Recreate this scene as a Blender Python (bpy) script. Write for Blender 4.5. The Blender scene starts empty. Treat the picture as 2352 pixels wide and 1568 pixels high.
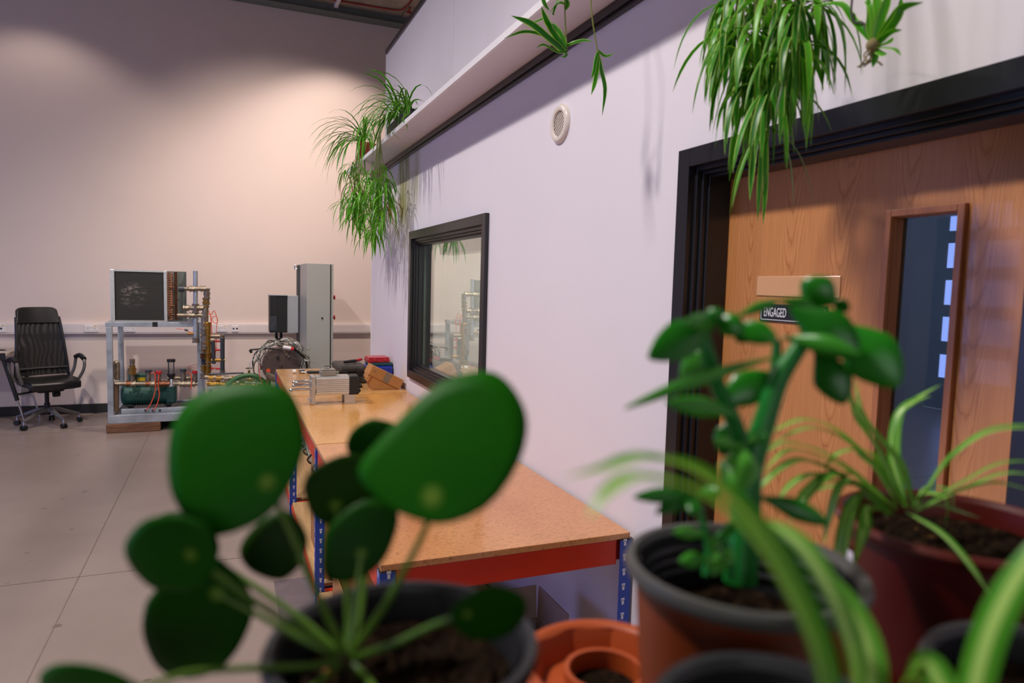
import bpy, bmesh, math, random
from mathutils import Vector, Matrix, Quaternion
R_ = random.Random(7)
C = bpy.context.scene.collection
S = bpy.context.scene
V = Vector
PI = math.pi

# ------------------------------------------------------------------ camera
FPX, CX, CY, CAMZ = 1575.0, 1176.0, 784.0, 1.70
dY = V((520-CX, CY-637, -FPX)).normalized()
dX = V((5000-CX, CY-757, -FPX)); dX = (dX - dX.dot(dY)*dY).normalized()
dZ = dX.cross(dY)
ROT = Matrix((dX, dY, dZ))                      # camera space -> world
CAM = V((0, 0, CAMZ))
cam = bpy.data.objects.new('camera', bpy.data.cameras.new('camera')); C.objects.link(cam)
cam.matrix_world = Matrix.Translation(CAM) @ ROT.to_4x4()
cam.data.sensor_width = 36.0; cam.data.lens = FPX/2352*36
cam.data.clip_start = 0.02
cam.data.dof.use_dof = True; cam.data.dof.focus_distance = 3.6; cam.data.dof.aperture_fstop = 3.8
cam.data.dof.aperture_blades = 9
S.camera = cam
def ray(x, y): return ROT @ V((x-CX, CY-y, -FPX))
def aX(x, y, a): r = ray(x, y); return CAM + r*(a/r.x)
def aY(x, y, b): r = ray(x, y); return CAM + r*(b/r.y)
def aZ(x, y, z): r = ray(x, y); return CAM + r*((z-CAMZ)/r.z)
def aD(x, y, d): return CAM + ray(x, y)*(d/FPX)

# ------------------------------------------------------------------ world, lights, exposure
w = bpy.data.worlds.new('world'); S.world = w; w.use_nodes = True
w.node_tree.nodes['Background'].inputs[0].default_value = (0.62, 0.76, 1.0, 1)
w.node_tree.nodes['Background'].inputs[1].default_value = 0.5
S.view_settings.view_transform = 'Standard'; S.view_settings.look = 'None'
S.view_settings.gamma = 1; S.view_settings.use_curve_mapping = False
S.view_settings.exposure = 0.43
def light(kind, loc, target, energy, col, **k):
    d = bpy.data.lights.new(kind.lower()+'_light', kind); d.energy = energy; d.color = col
    for a, b in k.items(): setattr(d, a, b)
    o = bpy.data.objects.new(kind.lower()+'_light', d); C.objects.link(o); o.location = loc
    o.rotation_euler = (V(target)-V(loc)).to_track_quat('-Z', 'Y').to_euler()
    return o
YFAR = 9.65
WARM = (1.0, 0.83, 0.735)
NEUT = (1.0, 0.94, 0.89)
# high bay lamps (each hangs as a real lamp, built further down)
LAMPS = [(1.35, 8.72, 5.16, 'far', 58), (-2.0, 8.72, 5.16, 'far', 30), (-1.5, 5.2, 5.05, 'mid', 330), (-1.5, 1.6, 5.05, 'mid', 560), (.75, 6.9, 5.1, 'wash', 430)]
for x, y, z, k, e in LAMPS:
    if k == 'far':
        light('SPOT', (x, y, z-0.04), (x, y, 0), e, WARM, spot_size=math.radians(116), spot_blend=0.45, shadow_soft_size=0.06)
    elif k == 'wash':
        light('SPOT', (x, y, z-0.04), (x+.1, YFAR, 0.9), e, WARM, spot_size=math.radians(98), spot_blend=1.0, shadow_soft_size=0.10)
    else:
        light('SPOT', (x, y, z-0.06), (x, y, 0), e, NEUT, spot_size=math.radians(160), spot_blend=0.9, shadow_soft_size=0.05 if y > 5 else .18)
# daylight through the windows of the wall behind
light('AREA', (-2.6, -5.0, 2.3), (-0.5, 3, 1.5), 36, (0.95, 0.88, 0.86), shape='RECTANGLE', size=4.5, size_y=2.2)
light('AREA', (3.0, 1.0, 2.68), (3.0, 1.0, 0), 9, (0.62, 0.74, 1.0), shape='RECTANGLE', size=.8, size_y=.8)  # faint bluish light added in the lobby to lift the door glass
# office ceiling light inside the pod, lobby behind the door stays dim
light('AREA', (2.9, 4.3, 2.70), (2.9, 4.3, 0), 75, (1.0, 0.93, 0.84), shape='RECTANGLE', size=1.2, size_y=1.2)

# ------------------------------------------------------------------ materials
def lin(c):
    if isinstance(c, str):
        c = [int(c[i:i+2], 16)/255 for i in (0, 2, 4)]
    return tuple(x/12.92 if x <= 0.04045 else ((x+0.055)/1.055)**2.4 for x in c) + (1,)
MATS = {}
class NT:
    def __init__(s, name):
        s.m = bpy.data.materials.new(name); s.m.use_nodes = True; s.t = s.m.node_tree
        s.b = s.t.nodes['Principled BSDF']; s.out = s.t.nodes['Material Output']
    def n(s, t, **k):
        x = s.t.nodes.new(t)
        for a, b in k.items():
            if a.startswith('i_'):
                key = a[2:]; key = int(key) if key.isdigit() else key.replace('_', ' ')
                if hasattr(b, 'is_output'): s.t.links.new(b, x.inputs[key])
                else: x.inputs[key].default_value = b
            else: setattr(x, a, b)
        return x
    def l(s, a, b): s.t.links.new(a, b)
    def coords(s, scale=(1, 1, 1), world=True):
        if world: c = s.n('ShaderNodeNewGeometry').outputs['Position']
        else: c = s.n('ShaderNodeTexCoord').outputs['Object']
        return s.n('ShaderNodeMapping', i_Vector=c, i_Scale=scale).outputs[0]
    def noise(s, vec, scale, detail=4, rough=.55, dist=0):
        return s.n('ShaderNodeTexNoise', i_Vector=vec, i_Scale=scale, i_Detail=detail, i_Roughness=rough, i_Distortion=dist).outputs[0]
    def ramp(s, f, stops):
        r = s.n('ShaderNodeValToRGB', i_Fac=f); e = r.color_ramp.elements
        while len(e) < len(stops): e.new(0.5)
        for a, (p, c) in zip(e, stops): a.position = p; a.color = c if len(c) == 4 else (*c, 1)
        return r.outputs[0]
    def math(s, op, a, b=0.0, c=0.0, clamp=False):
        x = s.n('ShaderNodeMath', operation=op, use_clamp=clamp)
        for i, v in enumerate((a, b, c)):
            if hasattr(v, 'is_output'): s.l(v, x.inputs[i])
            else: x.inputs[i].default_value = v
        return x.outputs[0]
    def mix(s, f, a, b, mode='MIX'):
        x = s.n('ShaderNodeMix', data_type='RGBA', blend_type=mode)
        for i, v in ((0, f), (6, a), (7, b)):
            if hasattr(v, 'is_output'): s.l(v, x.inputs[i])
            else: x.inputs[i].default_value = v
        return x.outputs[2]
    def bump(s, h, st=.2, dist=.01):
        x = s.n('ShaderNodeBump', i_Strength=st, i_Distance=dist, i_Height=h); s.l(x.outputs[0], s.b.inputs['Normal'])
def mat(name, col, rough=.5, metal=0, var=.12, scale=12, bump=0, bscale=60, spec=.5, coat=0, world=False, emit=None):
    if name in MATS: return MATS[name]
    s = NT(name); c = lin(col)
    s.b.inputs['Roughness'].default_value = rough; s.b.inputs['Metallic'].default_value = metal
    s.b.inputs['Specular IOR Level'].default_value = spec
    s.b.inputs['Coat Weight'].default_value = coat
    v = s.coords(world=world)
    f = s.noise(v, scale, 5)
    lo = tuple(x*(1-var) for x in c[:3])+(1,); hi = tuple(min(1, x*(1+var)) for x in c[:3])+(1,)
    s.l(s.ramp(f, [(.3, lo), (.7, hi)]), s.b.inputs['Base Color'])
    if bump: s.bump(s.noise(v, bscale, 4), bump, .004)
    if emit: s.b.inputs['Emission Color'].default_value = lin(emit[0]); s.b.inputs['Emission Strength'].default_value = emit[1]
    MATS[name] = s.m; return s.m

# ------------------------------------------------------------------ mesh helpers (all coordinates are world coordinates)
WM = {}
def wm(o): return WM.get(o.name, Matrix.Identity(4)) if o is not None else Matrix.Identity(4)
def newbm(): return bmesh.new()
def face(bm, pts):
    return bm.faces.new([bm.verts.new(p) for p in pts])
def box(bm, a, b, M=None):
    x0, y0, z0 = a; x1, y1, z1 = b
    v = [V(p) for p in ((x0, y0, z0), (x1, y0, z0), (x1, y1, z0), (x0, y1, z0), (x0, y0, z1), (x1, y0, z1), (x1, y1, z1), (x0, y1, z1))]
    if M is not None: v = [M @ p for p in v]
    v = [bm.verts.new(p) for p in v]
    for f in ((0, 3, 2, 1), (4, 5, 6, 7), (0, 1, 5, 4), (1, 2, 6, 5), (2, 3, 7, 6), (3, 0, 4, 7)): bm.faces.new([v[i] for i in f])
    return v
def frame_of(d):
    d = d.normalized(); u = V((0, 0, 1)) if abs(d.z) < .9 else V((1, 0, 0))
    a = d.cross(u).normalized(); return a, d.cross(a).normalized()
def tube(bm, pts, r, seg=8, cap=True):
    pts = [V(p) for p in pts]; n = len(pts); rings = []; a = None
    for i, p in enumerate(pts):
        d = (pts[min(i+1, n-1)]-pts[max(i-1, 0)])
        if d.length < 1e-9: d = V((0, 0, 1))
        d.normalize()
        if a is None: a, b = frame_of(d)
        else:
            a = (a-a.dot(d)*d)
            if a.length < 1e-6: a, b = frame_of(d)
            a.normalize(); b = d.cross(a)
        rr = r[i] if isinstance(r, (list, tuple)) else r
        rings.append([bm.verts.new(p+(a*math.cos(t)+b*math.sin(t))*rr) for t in [2*PI*k/seg for k in range(seg)]])
    for q in range(n-1):
        for k in range(seg):
            bm.faces.new((rings[q][k], rings[q][(k+1) % seg], rings[q+1][(k+1) % seg], rings[q+1][k]))
    if cap:
        bm.faces.new(rings[0][::-1]); bm.faces.new(rings[-1])
def smoothpts(pts, n=6):
    pts = [V(p) for p in pts]
    if len(pts) < 3: return pts
    P = [pts[0]*2-pts[1]]+pts+[pts[-1]*2-pts[-2]]; out = []
    for i in range(1, len(P)-2):
        for k in range(n):
            t = k/n; a, b, c, d = P[i-1], P[i], P[i+1], P[i+2]
            out.append(.5*((2*b)+(c-a)*t+(2*a-5*b+4*c-d)*t*t+(3*b-a-3*c+d)*t**3))
    out.append(pts[-1]); return out
def lathe(bm, prof, c=(0, 0, 0), seg=32, axis=V((0, 0, 1)), close=False):
    c = V(c); axis = V(axis).normalized(); a, b = frame_of(axis); rings = []
    for r, h in prof:
        rings.append([bm.verts.new(c+axis*h+(a*math.cos(2*PI*k/seg)+b*math.sin(2*PI*k/seg))*max(r, 1e-5)) for k in range(seg)])
    for q in range(len(prof)-1):
        for k in range(seg): bm.faces.new((rings[q][k], rings[q][(k+1) % seg], rings[q+1][(k+1) % seg], rings[q+1][k]))
    if close:
        for k in range(seg): bm.faces.new((rings[-1][k], rings[-1][(k+1) % seg], rings[0][(k+1) % seg], rings[0][k]))
    return rings
def cyl(bm, p0, p1, r0, r1=None, seg=16): tube(bm, [p0, p1], [r0, r0 if r1 is None else r1], seg)
def prism(bm, poly, axis, d0, d1):
    """poly: list of 2D points; axis 'x','y','z' is the extrusion axis"""
    def p3(u, v, d): return {'x': (d, u, v), 'y': (u, d, v), 'z': (u, v, d)}[axis]
    A = [bm.verts.new(p3(u, v, d0)) for u, v in poly]; B = [bm.verts.new(p3(u, v, d1)) for u, v in poly]
    n = len(poly)
    bm.faces.new(A); bm.faces.new(B[::-1])
    for i in range(n): bm.faces.new((A[i], B[i], B[(i+1) % n], A[(i+1) % n]))
def obj(name, bm, m, parent=None, smooth=False, bevel=0, label=None, cat=None, group=None, kind=None, recalc=True):
    me = bpy.data.meshes.new(name)
    if recalc: bmesh.ops.recalc_face_normals(bm, faces=bm.faces)
    base = wm(parent).inverted() if parent is not None else Matrix.Identity(4)
    vs = [base @ v.co for v in bm.verts]
    mn = V([min(v[i] for v in vs) for i in range(3)]); mx = V([max(v[i] for v in vs) for i in range(3)])
    o0 = (mn+mx)/2
    for v, p in zip(bm.verts, vs): v.co = p-o0
    bm.to_mesh(me); bm.free()
    if smooth:
        for p in me.polygons: p.use_smooth = True
        try: me.set_sharp_from_angle(angle=math.radians(40))
        except Exception: pass
    o = bpy.data.objects.new(name, me); C.objects.link(o)
    me.materials.append(m); o.parent = parent; o.location = o0
    WM[o.name] = wm(parent) @ Matrix.Translation(o0)
    if bevel:
        b = o.modifiers.new('bevel', 'BEVEL'); b.width = bevel; b.segments = 2; b.limit_method = 'ANGLE'; b.angle_limit = math.radians(35)
    tag(o, label, cat, group, kind); return o
def tag(o, label=None, cat=None, group=None, kind=None):
    if label: o['label'] = label
    if cat: o['category'] = cat
    if group: o['group'] = group
    if kind: o['kind'] = kind
    return o
def thing(name, label, cat, loc=(0, 0, 0), rz=0, group=None):
    o = bpy.data.objects.new(name, None); C.objects.link(o); o.location = loc; o.rotation_euler = (0, 0, rz); o.empty_display_size = .05
    WM[o.name] = Matrix.Translation(V(loc)) @ Matrix.Rotation(rz, 4, 'Z')
    return tag(o, label, cat, group)
def bx(name, a, b, m, parent=None, bevel=0, **k):
    bm = newbm(); box(bm, a, b); return obj(name, bm, m, parent, bevel=bevel, **k)
def tb(name, pts, r, m, parent=None, seg=8, **k):
    bm = newbm(); tube(bm, pts, r, seg); return obj(name, bm, m, parent, smooth=True, **k)
def struct(name, bm, m, label=None, parent=None, bevel=0): return obj(name, bm, m, parent, bevel=bevel, kind='structure', label=label)

# ------------------------------------------------------------------ surface materials
def wall_material(name, col, stain=False):
    s = NT(name); v = s.coords(); c = lin(col)
    f = s.noise(v, 1.3, 4); g = s.noise(v, 160, 3)
    base = s.ramp(f, [(.3, tuple(x*.965 for x in c[:3])), (.7, c)])
    if stain:
        sep = s.n('ShaderNodeSeparateXYZ', i_Vector=s.n('ShaderNodeNewGeometry').outputs['Position'])
        y, z = sep.outputs[1], sep.outputs[2]
        def streak(y0, w_, z0, z1, k):
            a = s.math('MULTIPLY', s.math('ABSOLUTE', s.math('SUBTRACT', y, y0)), 1/w_)
            a = s.math('SUBTRACT', 1.0, a, clamp=True)
            b = s.math('MULTIPLY', s.math('SUBTRACT', z, z0), 5.0, clamp=True)
            return s.math('MULTIPLY', s.math('MULTIPLY', a, b), k)
        n1 = s.noise(s.coords((9, 9, 1.1)), 2.0, 5)
        n1 = s.math('MULTIPLY_ADD', n1, 2.2, -.45, clamp=True)
        m1 = s.math('ADD', streak(5.16, .22, 2.06, 2.6, 2.4), streak(4.79, .14, 2.12, 2.6, .9))
        m1 = s.math('MULTIPLY', m1, n1, clamp=True)
        base = s.mix(m1, base, lin('8d8a52'))
    s.l(base, s.b.inputs['Base Color']); s.b.inputs['Roughness'].default_value = .55
    s.bump(g, .05, .002); return s.m
M_wall = wall_material('pod_wall_paint', 'dfd7de', True)
M_farwall = wall_material('hall_wall_paint', 'e0cfc6')
M_hallwall = wall_material('hall_grey_paint', '8f8478')
def floor_material():
    s = NT('polished_floor'); v = s.coords(); f = s.noise(v, .9, 5, .6); g = s.noise(v, 30, 4)
    c = s.ramp(f, [(.3, lin('85766f')), (.7, lin('93837d'))])
    sp = s.ramp(s.noise(v, 11, 1, .3), [(.765, (0, 0, 0)), (.78, (1, 1, 1))])
    c = s.mix(sp, c, lin('6d5f5a'))
    s.l(c, s.b.inputs['Base Color'])
    s.l(s.math('MULTIPLY_ADD', s.noise(v, 3.5, 6, .7), .22, .20), s.b.inputs['Roughness'])
    s.bump(g, .02, .002); return s.m
M_floor = floor_material()
def concrete_material():
    s = NT('ceiling_concrete'); v = s.coords(); f = s.noise(v, 4, 6, .65)
    s.l(s.ramp(f, [(.3, lin('857a6c')), (.7, lin('b0a491'))]), s.b.inputs['Base Color'])
    s.b.inputs['Roughness'].default_value = .9; s.bump(s.noise(v, 40, 5), .4, .01); return s.m
M_conc = concrete_material()
M_black = mat('black_lacquer', '1d1c20', .3, var=.08)
M_blackmatt = mat('black_plastic', '17171a', .5, var=.1)
M_soft = mat('grey_rubber', '2b2b30', .7)
M_white = mat('white_plastic', 'e4dfe2', .35, var=.03)
M_whitep = mat('panel_white', 'ddd5db', .4, var=.03, scale=2)
M_green_steel = mat('painted_beam', '6c736c', .5, var=.1)
M_red = mat('red_conduit', '9c2a20', .5)
def veneer_material():
    s = NT('cherry_veneer')
    geo = s.n('ShaderNodeNewGeometry').outputs['Position']
    sep = s.n('ShaderNodeSeparateXYZ', i_Vector=geo)
    y, z = sep.outputs[1], sep.outputs[2]
    wob = s.noise(s.coords((3, 3, .8)), 1.6, 3)
    y2 = s.math('ADD', y, s.math('MULTIPLY_ADD', wob, .10, -.05))
    dy = s.math('PINGPONG', s.math('ADD', y2, .035), .078)             # mirrored leaves of veneer
    f = s.math('SUBTRACT', s.math('MULTIPLY', s.math('POWER', dy, 2.0), 190.0), s.math('MULTIPLY', z, 1.25))
    f = s.math('ADD', f, s.math('MULTIPLY', s.noise(s.coords((6, 6, 1.6)), 3, 4), .22))
    ring = s.math('FRACT', s.math('MULTIPLY', f, 11.0))
    rg = s.ramp(ring, [(0, lin('96592b')), (.12, lin('bd7c48')), (.7, lin('cb8a55')), (.93, lin('b8743f')), (1, lin('8a4c22'))])
    fine = s.noise(s.coords((1, 70, 2.2)), 4, 4, .6)
    rg = s.mix(.42, rg, s.ramp(fine, [(.3, lin('b2703c')), (.7, lin('d29560'))]))
    s.l(rg, s.b.inputs['Base Color']); s.b.inputs['Roughness'].default_value = .32
    s.b.inputs['Coat Weight'].default_value = .15
    return s.m
M_veneer = veneer_material()
def wood_simple(name, a, b, axis=1, rough=.4, scale=5):
    s = NT(name); sc = [28, 28, 28]; sc[axis] = 2
    f = s.noise(s.coords(tuple(sc)), 1.5, 5, .6, .5)
    s.l(s.ramp(f, [(.3, lin(a)), (.7, lin(b))]), s.b.inputs['Base Color']); s.b.inputs['Roughness'].default_value = rough
    s.bump(f, .15, .003); return s.m
M_bead = wood_simple('beading_wood', '9c5f3c', 'b8764c', 2, .35)
M_block = wood_simple('rough_timber', '4a2f20', '8d6245', 0, .8)
M_ply = wood_simple('shelf_chipboard', 'b08a5c', 'cfa877', 1, .6)
def glass_material(name, tint, refl=.35, rough=0.0):
    s = NT(name); s.t.nodes.remove(s.b)
    t = s.n('ShaderNodeBsdfTransparent'); t.inputs[0].default_value = tint
    g = s.n('ShaderNodeBsdfGlossy'); g.inputs['Roughness'].default_value = rough; g.inputs['Color'].default_value = (.95, 1, .97, 1)
    fr = s.n('ShaderNodeFresnel'); s.l(s.math('MULTIPLY_ADD', s.n('ShaderNodeNewGeometry').outputs['Backfacing'], -.8333, 1.5), fr.inputs[0])
    f = s.math('MULTIPLY_ADD', fr.outputs[0], 1.7, refl, clamp=True)
    m = s.n('ShaderNodeMixShader'); s.l(f, m.inputs[0]); s.l(t.outputs[0], m.inputs[1]); s.l(g.outputs[0], m.inputs[2])
    s.l(m.outputs[0], s.out.inputs[0]); return s.m
M_glass = glass_material('double_glazing', (.86, .93, .86, 1), .16)
M_glassdoor = glass_material('door_glass', (.45, .55, .62, 1), .05, .01)

# ------------------------------------------------------------------ structure
XW, YEND, ZLEDGE, XU, ZTOP = 1.236, 6.36, 2.66, 1.355, 3.78
YF = 9.65
XL, YB, XR = -7.2, -5.2, 6.5
ZC = 5.30
bm = newbm(); face(bm, [(XL, YB, 0), (XR, YB, 0), (XR, YF, 0), (XL, YF, 0)])
for x in (-0.775, -3.4): pass
fl = struct('floor', bm, M_floor)
# saw cut joints in the floor
M_joint = mat('floor_joint_sealant', '75665f', .8)
for i, (a, b) in enumerate([((-.781, YB, 0), (-.775, YF, .0012)), ((-4.4, YB, 0), (-4.394, YF, .0012)), ((XL, 4.365, 0), (XW, 4.371, .0012)), ((XL, .2, 0), (XW, .206, .0012)), ((XL, 8.52, 0), (XW, 8.526, .0012))]):
    bx('floor_joint', a, b, M_joint, fl)
bx('floor_shade', (.235, 1.2, .0005), (.62, 3.95, .004), mat('floor_shade_grey', '6c6065', .6), label='flat mauve grey sheet on the floor standing in for the shade along the bench front', cat='mat')  # thin darker sheet laid for the bench's shade on the floor
# far wall, left wall, back wall
bm = newbm(); box(bm, (XL, YF, 0), (XR, YF+.2, ZC)); struct('wall_far', bm, M_farwall)
def wall_holes_x(x0, x1, y0, y1, z0, z1, holes):
    """wall slab normal to X with rectangular holes (ya,yb,za,zb)"""
    bm = newbm(); ys = sorted({y0, y1, *[h[0] for h in holes], *[h[1] for h in holes]})
    for a, b in zip(ys[:-1], ys[1:]):
        hs = sorted([(h[2], h[3]) for h in holes if h[0] <= a+1e-6 and h[1] >= b-1e-6]); z = z0
        for c, d in hs:
            if c > z+1e-6: box(bm, (x0, a, z), (x1, b, c))
            z = d
        if z < z1-1e-6: box(bm, (x0, a, z), (x1, b, z1))
    return bm
struct('wall_left', wall_holes_x(XL-.2, XL, YB, YF, 0, ZC, [(2.9, 7.25, 0, 3.6)]), M_hallwall)
bm = newbm()
for a, b in (((XL, YB-.2, 0), (-5, YB, ZC)), ((-.2, YB-.2, 0), (XR, YB, ZC)), ((-5, YB-.2, 0), (-.2, YB, 1.1)), ((-5, YB-.2, 3.5), (-.2, YB, ZC))): box(bm, a, b)
struct('wall_back', bm, M_hallwall)
bm = newbm(); box(bm, (XR, YB, 0), (XR+.2, YF, ZC)); struct('wall_hall_right', bm, M_hallwall)
# ceiling: concrete planks
ce = bpy.data.objects.new('ceiling', None); C.objects.link(ce); tag(ce, kind='structure')
bx('ceiling_deck', (XL, YB, ZC+.02), (XR, YF, ZC+.2), M_conc, ce)
x = XL+.06
while x < XR-.1:
    x2 = min(x+.85, XR)
    bx('concrete_plank', (x+.006, YB, ZC-.02), (x2-.006, YF-.02, ZC+.02), M_conc, ce); x = x2
bm = newbm(); box(bm, (XL, YF-.14, ZC-.12), (XR, YF, ZC-.02)); box(bm, (XL, YF-.2, ZC-.13), (XR, YF, ZC-.118))
struct('trim_1', bm, M_green_steel, 'grey green steel beam along the head of the far wall', bevel=.004)
# baseboard far
bm = newbm(); box(bm, (XL, YF-.02, 0), (XR, YF, .115)); struct('baseboard_far', bm, M_black, bevel=.004)
# pod : lower wall with door and window holes
DY0, DY1, DZ = .672, 1.692, 2.10
WY0, WY1, WZ0, WZ1 = 3.303, 4.887, 1.014, 2.062
struct('wall_right', wall_holes_x(XW, XW+.15, -2.6, YEND, 0, ZLEDGE+.05, [(DY0+.04, DY1-.04, 0, DZ-.04), (WY0+.04, WY1-.04, WZ0+.04, WZ1-.04)]), M_wall)
bm = newbm(); box(bm, (XW+.15, YEND-.12, 0), (4.6, YEND, ZTOP-.05)); box(bm, (XW+.15, -2.6, 0), (4.6, -2.48, ZTOP-.05)); struct('wall_pod_end', bm, M_wall)
bm = newbm(); box(bm, (4.6, -2.6, 0), (4.72, YEND, ZTOP)); struct('wall_pod_back', bm, M_wall)
bm = newbm(); box(bm, (XW+.15, -2.48, 2.75), (4.6, YEND-.12, 2.80)); struct('ceiling_pod', bm, M_whitep)
bm = newbm(); box(bm, (XU+.012, -2.6, ZTOP-.05), (4.72, YEND, ZTOP)); struct('roof_pod', bm, M_whitep)
# partition inside the pod between the office (window) and the toilet lobby (door)
bm = newbm(); box(bm, (XW+.15, 2.3, 0), (4.6, 2.4, 2.75)); struct('wall_pod_partition', bm, M_wall)
# upper cladding panels
up = bpy.data.objects.new('wall_upper', None); C.objects.link(up); tag(up, kind='structure')
ys = [YEND, 4.36, 2.36, .36, -1.64, -2.6]
for a, b in zip(ys[:-1], ys[1:]):
    bx('cladding_panel', (XU, b+.003, ZLEDGE+.02), (XU+.02, a-.003, ZTOP-.03), M_whitep, up)
    bx('joint_bead', (XU-.004, b-.006, ZLEDGE+.02), (XU+.004, b+.006, ZTOP-.03), M_white, up)
bx('corner_bead', (XU-.008, YEND-.012, ZLEDGE+.02), (XU+.03, YEND+.006, ZTOP-.03), M_white, up)
bm = newbm(); box(bm, (XU-.012, -2.6, ZTOP-.035), (XU+.05, YEND+.012, ZTOP+.008)); struct('trim_2', bm, M_black, 'black capping strip along the top of the white cladding', bevel=.002)
# ledge (soffit box) with lip
led = bpy.data.objects.new('trim_3', None); C.objects.link(led); tag(led, 'white boxed ledge projecting from the wall above window and door', kind='structure')
for a, b in ((YEND, 4.367), (4.361, 1.361), (1.355, -2.6)):
    bx('soffit_board', (1.022, b, ZLEDGE), (XU, a, ZLEDGE+.016), M_whitep, led)
    bx('lip_strip', (1.008, b, ZLEDGE-.004), (1.0218, a, ZLEDGE+.024), M_white, led)
bm = newbm(); box(bm, (XW-.028, -2.6, ZLEDGE-.03), (XW-.0005, YEND, ZLEDGE-.0005)); box(bm, (XW-.016, -2.6, ZLEDGE-.045), (XW-.0005, YEND, ZLEDGE-.03)); struct('trim_4', bm, M_black, 'black strip in the corner under the ledge', bevel=.002)
bx('trim_5', (XW-.004, YEND-.004, 0), (XW+.15, YEND+.004, ZLEDGE), M_white, kind='structure', label='white end bead of the pod wall')

def profile_frame(parent, y0, y1, z0, z1, xface, steps, m, bottom=True, name='frame'):
    """nested rectangular frame rings normal to X. steps: list of (inset0, inset1, x front, x back)"""
    for i0, i1, xf, xb in steps:
        a0, a1, b1 = y0+i0, y1-i0, z1-i0
        c0, c1, d1 = y0+i1, y1-i1, z1-i1
        b0 = z0+i0 if bottom else z0; d0 = z0+i1 if bottom else z0
        bx(name, (xf, a0, b0), (xb, c0, b1), m, parent, bevel=.0015)
        bx(name, (xf, c1, b0), (xb, a1, b1), m, parent, bevel=.0015)
        bx(name, (xf, c0, d1), (xb, c1, b1), m, parent, bevel=.0015)
        if bottom: bx(name, (xf, c0, b0), (xb, c1, d0), m, parent, bevel=.0015)
# window
wi = bpy.data.objects.new('window_1', None); C.objects.link(wi); tag(wi, 'black framed internal window above the workbench', kind='structure')
profile_frame(wi, WY0, WY1, WZ0, WZ1, XW, [(0, .055, XW-.022, XW-.0005), (.0405, .075, XW-.0004, XW+.148), (.0752, .088, XW+.012, XW+.10), (.0882, .10, XW+.03, XW+.085)], M_black)
bx('pane', (XW+.056, WY0+.10, WZ0+.10), (XW+.060, WY1-.10, WZ1-.10), M_glass, wi)
bx('spacer_bar', (XW+.064, WY1-.118, WZ0+.10), (XW+.076, WY1-.104, WZ1-.10), mat('spacer_aluminium', '9aa6a0', .35, .6), wi)
# blind inside the office
bl = thing('roller_blind', 'rolled up white blind with bead chains seen through the office window', 'blind', (XW+.2, 4.0, 1.93))
bx('headbox', (XW+.17, WY0+.02, 1.90), (XW+.27, WY1-.12, 2.03), mat('blind_white', 'd5dde6', .5, var=.02), bl, bevel=.006)
for yy in (4.72, 4.60):
    bm = newbm()
    for k in range(70): 
        z = 1.90-.012*k
        bmesh.ops.create_icosphere(bm, subdivisions=1, radius=.0022, matrix=Matrix.Translation((XW+.18, yy, z)))
    o = obj('bead_chain', bm, M_soft, bl); o['kind'] = 'stuff'
# door
dr = bpy.data.objects.new('door_1', None); C.objects.link(dr); tag(dr, 'light wooden door with a narrow vision panel in a black frame', kind='structure')
steps = [(0, .052, XW-.022, XW-.0005), (.0405, .064, XW-.0004, XW+.14), (.0642, .074, XW+.014, XW+.14), (.0742, .082, XW+.03, XW+.104)]
profile_frame(dr, DY0, DY1, 0, DZ, XW, steps, M_black, bottom=False, name='door_frame')
XD = XW+.106
LY0, LY1, LZ1 = DY0+.0645, DY1-.076, DZ-.066
vy0, vy1, vz0, vz1 = .925, 1.078, .55, 1.872
bm = newbm()
for a, b in (((XD, LY0, .01), (XD+.044, vy0, LZ1)), ((XD, vy1, .01), (XD+.044, LY1, LZ1)), ((XD, vy0, vz1), (XD+.044, vy1, LZ1)), ((XD, vy0, .01), (XD+.044, vy1, vz0))): box(bm, a, b)
obj('door_leaf', bm, M_veneer, dr)
profile_frame(dr, vy0-.012, vy1+.012, vz0-.012, vz1+.012, XD, [(0, .0150, XD-.012, XD), (.0121, .0165, XD+.0005, XD+.028)], M_bead, name='glazing_bead')
bx('vision_pane', (XD+.0285, vy0, vz0), (XD+.0345, vy1, vz1), M_glassdoor, dr)
# pale acrylic plate and engaged sign on the door
def onD(px, py): return aX(px, py, XD)
bx('clear_plate', (XD-.003, 1.205, 1.690), (XD-.0005, 1.482, 1.742), mat('clear_acrylic_plate', 'd3a077', .15, var=.02, coat=.5), dr, bevel=.0008)
sg = bx('door_sign', (XD-.004, 1.238, 1.622), (XD-.0005, 1.463, 1.668), M_blackmatt, dr, bevel=.0008)
M_print = mat('sign_white', 'e6e6ea', .4, var=.01)
bm = newbm(); y0, y1, z0, z1, e = 1.243, 1.458, 1.626, 1.664, .0016
for a, b in (((XD-.0046, y0, z0), (XD-.0041, y1, z0+e)), ((XD-.0046, y0, z1-e), (XD-.0041, y0+.03, z1)), ((XD-.0046, y0, z0), (XD-.0041, y0+e, z1)), ((XD-.0046, y1-e, z0), (XD-.0041, y1, z1))): box(bm, a, b)
obj('sign_border', bm, M_print, sg)
def text(name, s, loc, size, m, parent, rot, ext=.0003, squeeze=1):
    cu = bpy.data.curves.new(name, 'FONT'); cu.body = s; cu.size = size; cu.extrude = ext; cu.align_y = 'CENTER'; cu.space_character = 1.02
    o = bpy.data.objects.new(name, cu); 
    dg = None
    C.objects.link(o); o.data.materials.append(m)
    Mx = Matrix.Translation(V(loc)) @ rot @ Matrix.Diagonal((squeeze, 1, 1, 1))
    o.parent = parent; L = wm(parent).inverted() @ Mx
    o.matrix_basis = L
    return o
ROT_WALLX = Matrix(((0, 0, -1, 0), (-1, 0, 0, 0), (0, 1, 0, 0), (0, 0, 0, 1)))   # text x -> -Y, text y -> Z, facing -X
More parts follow.
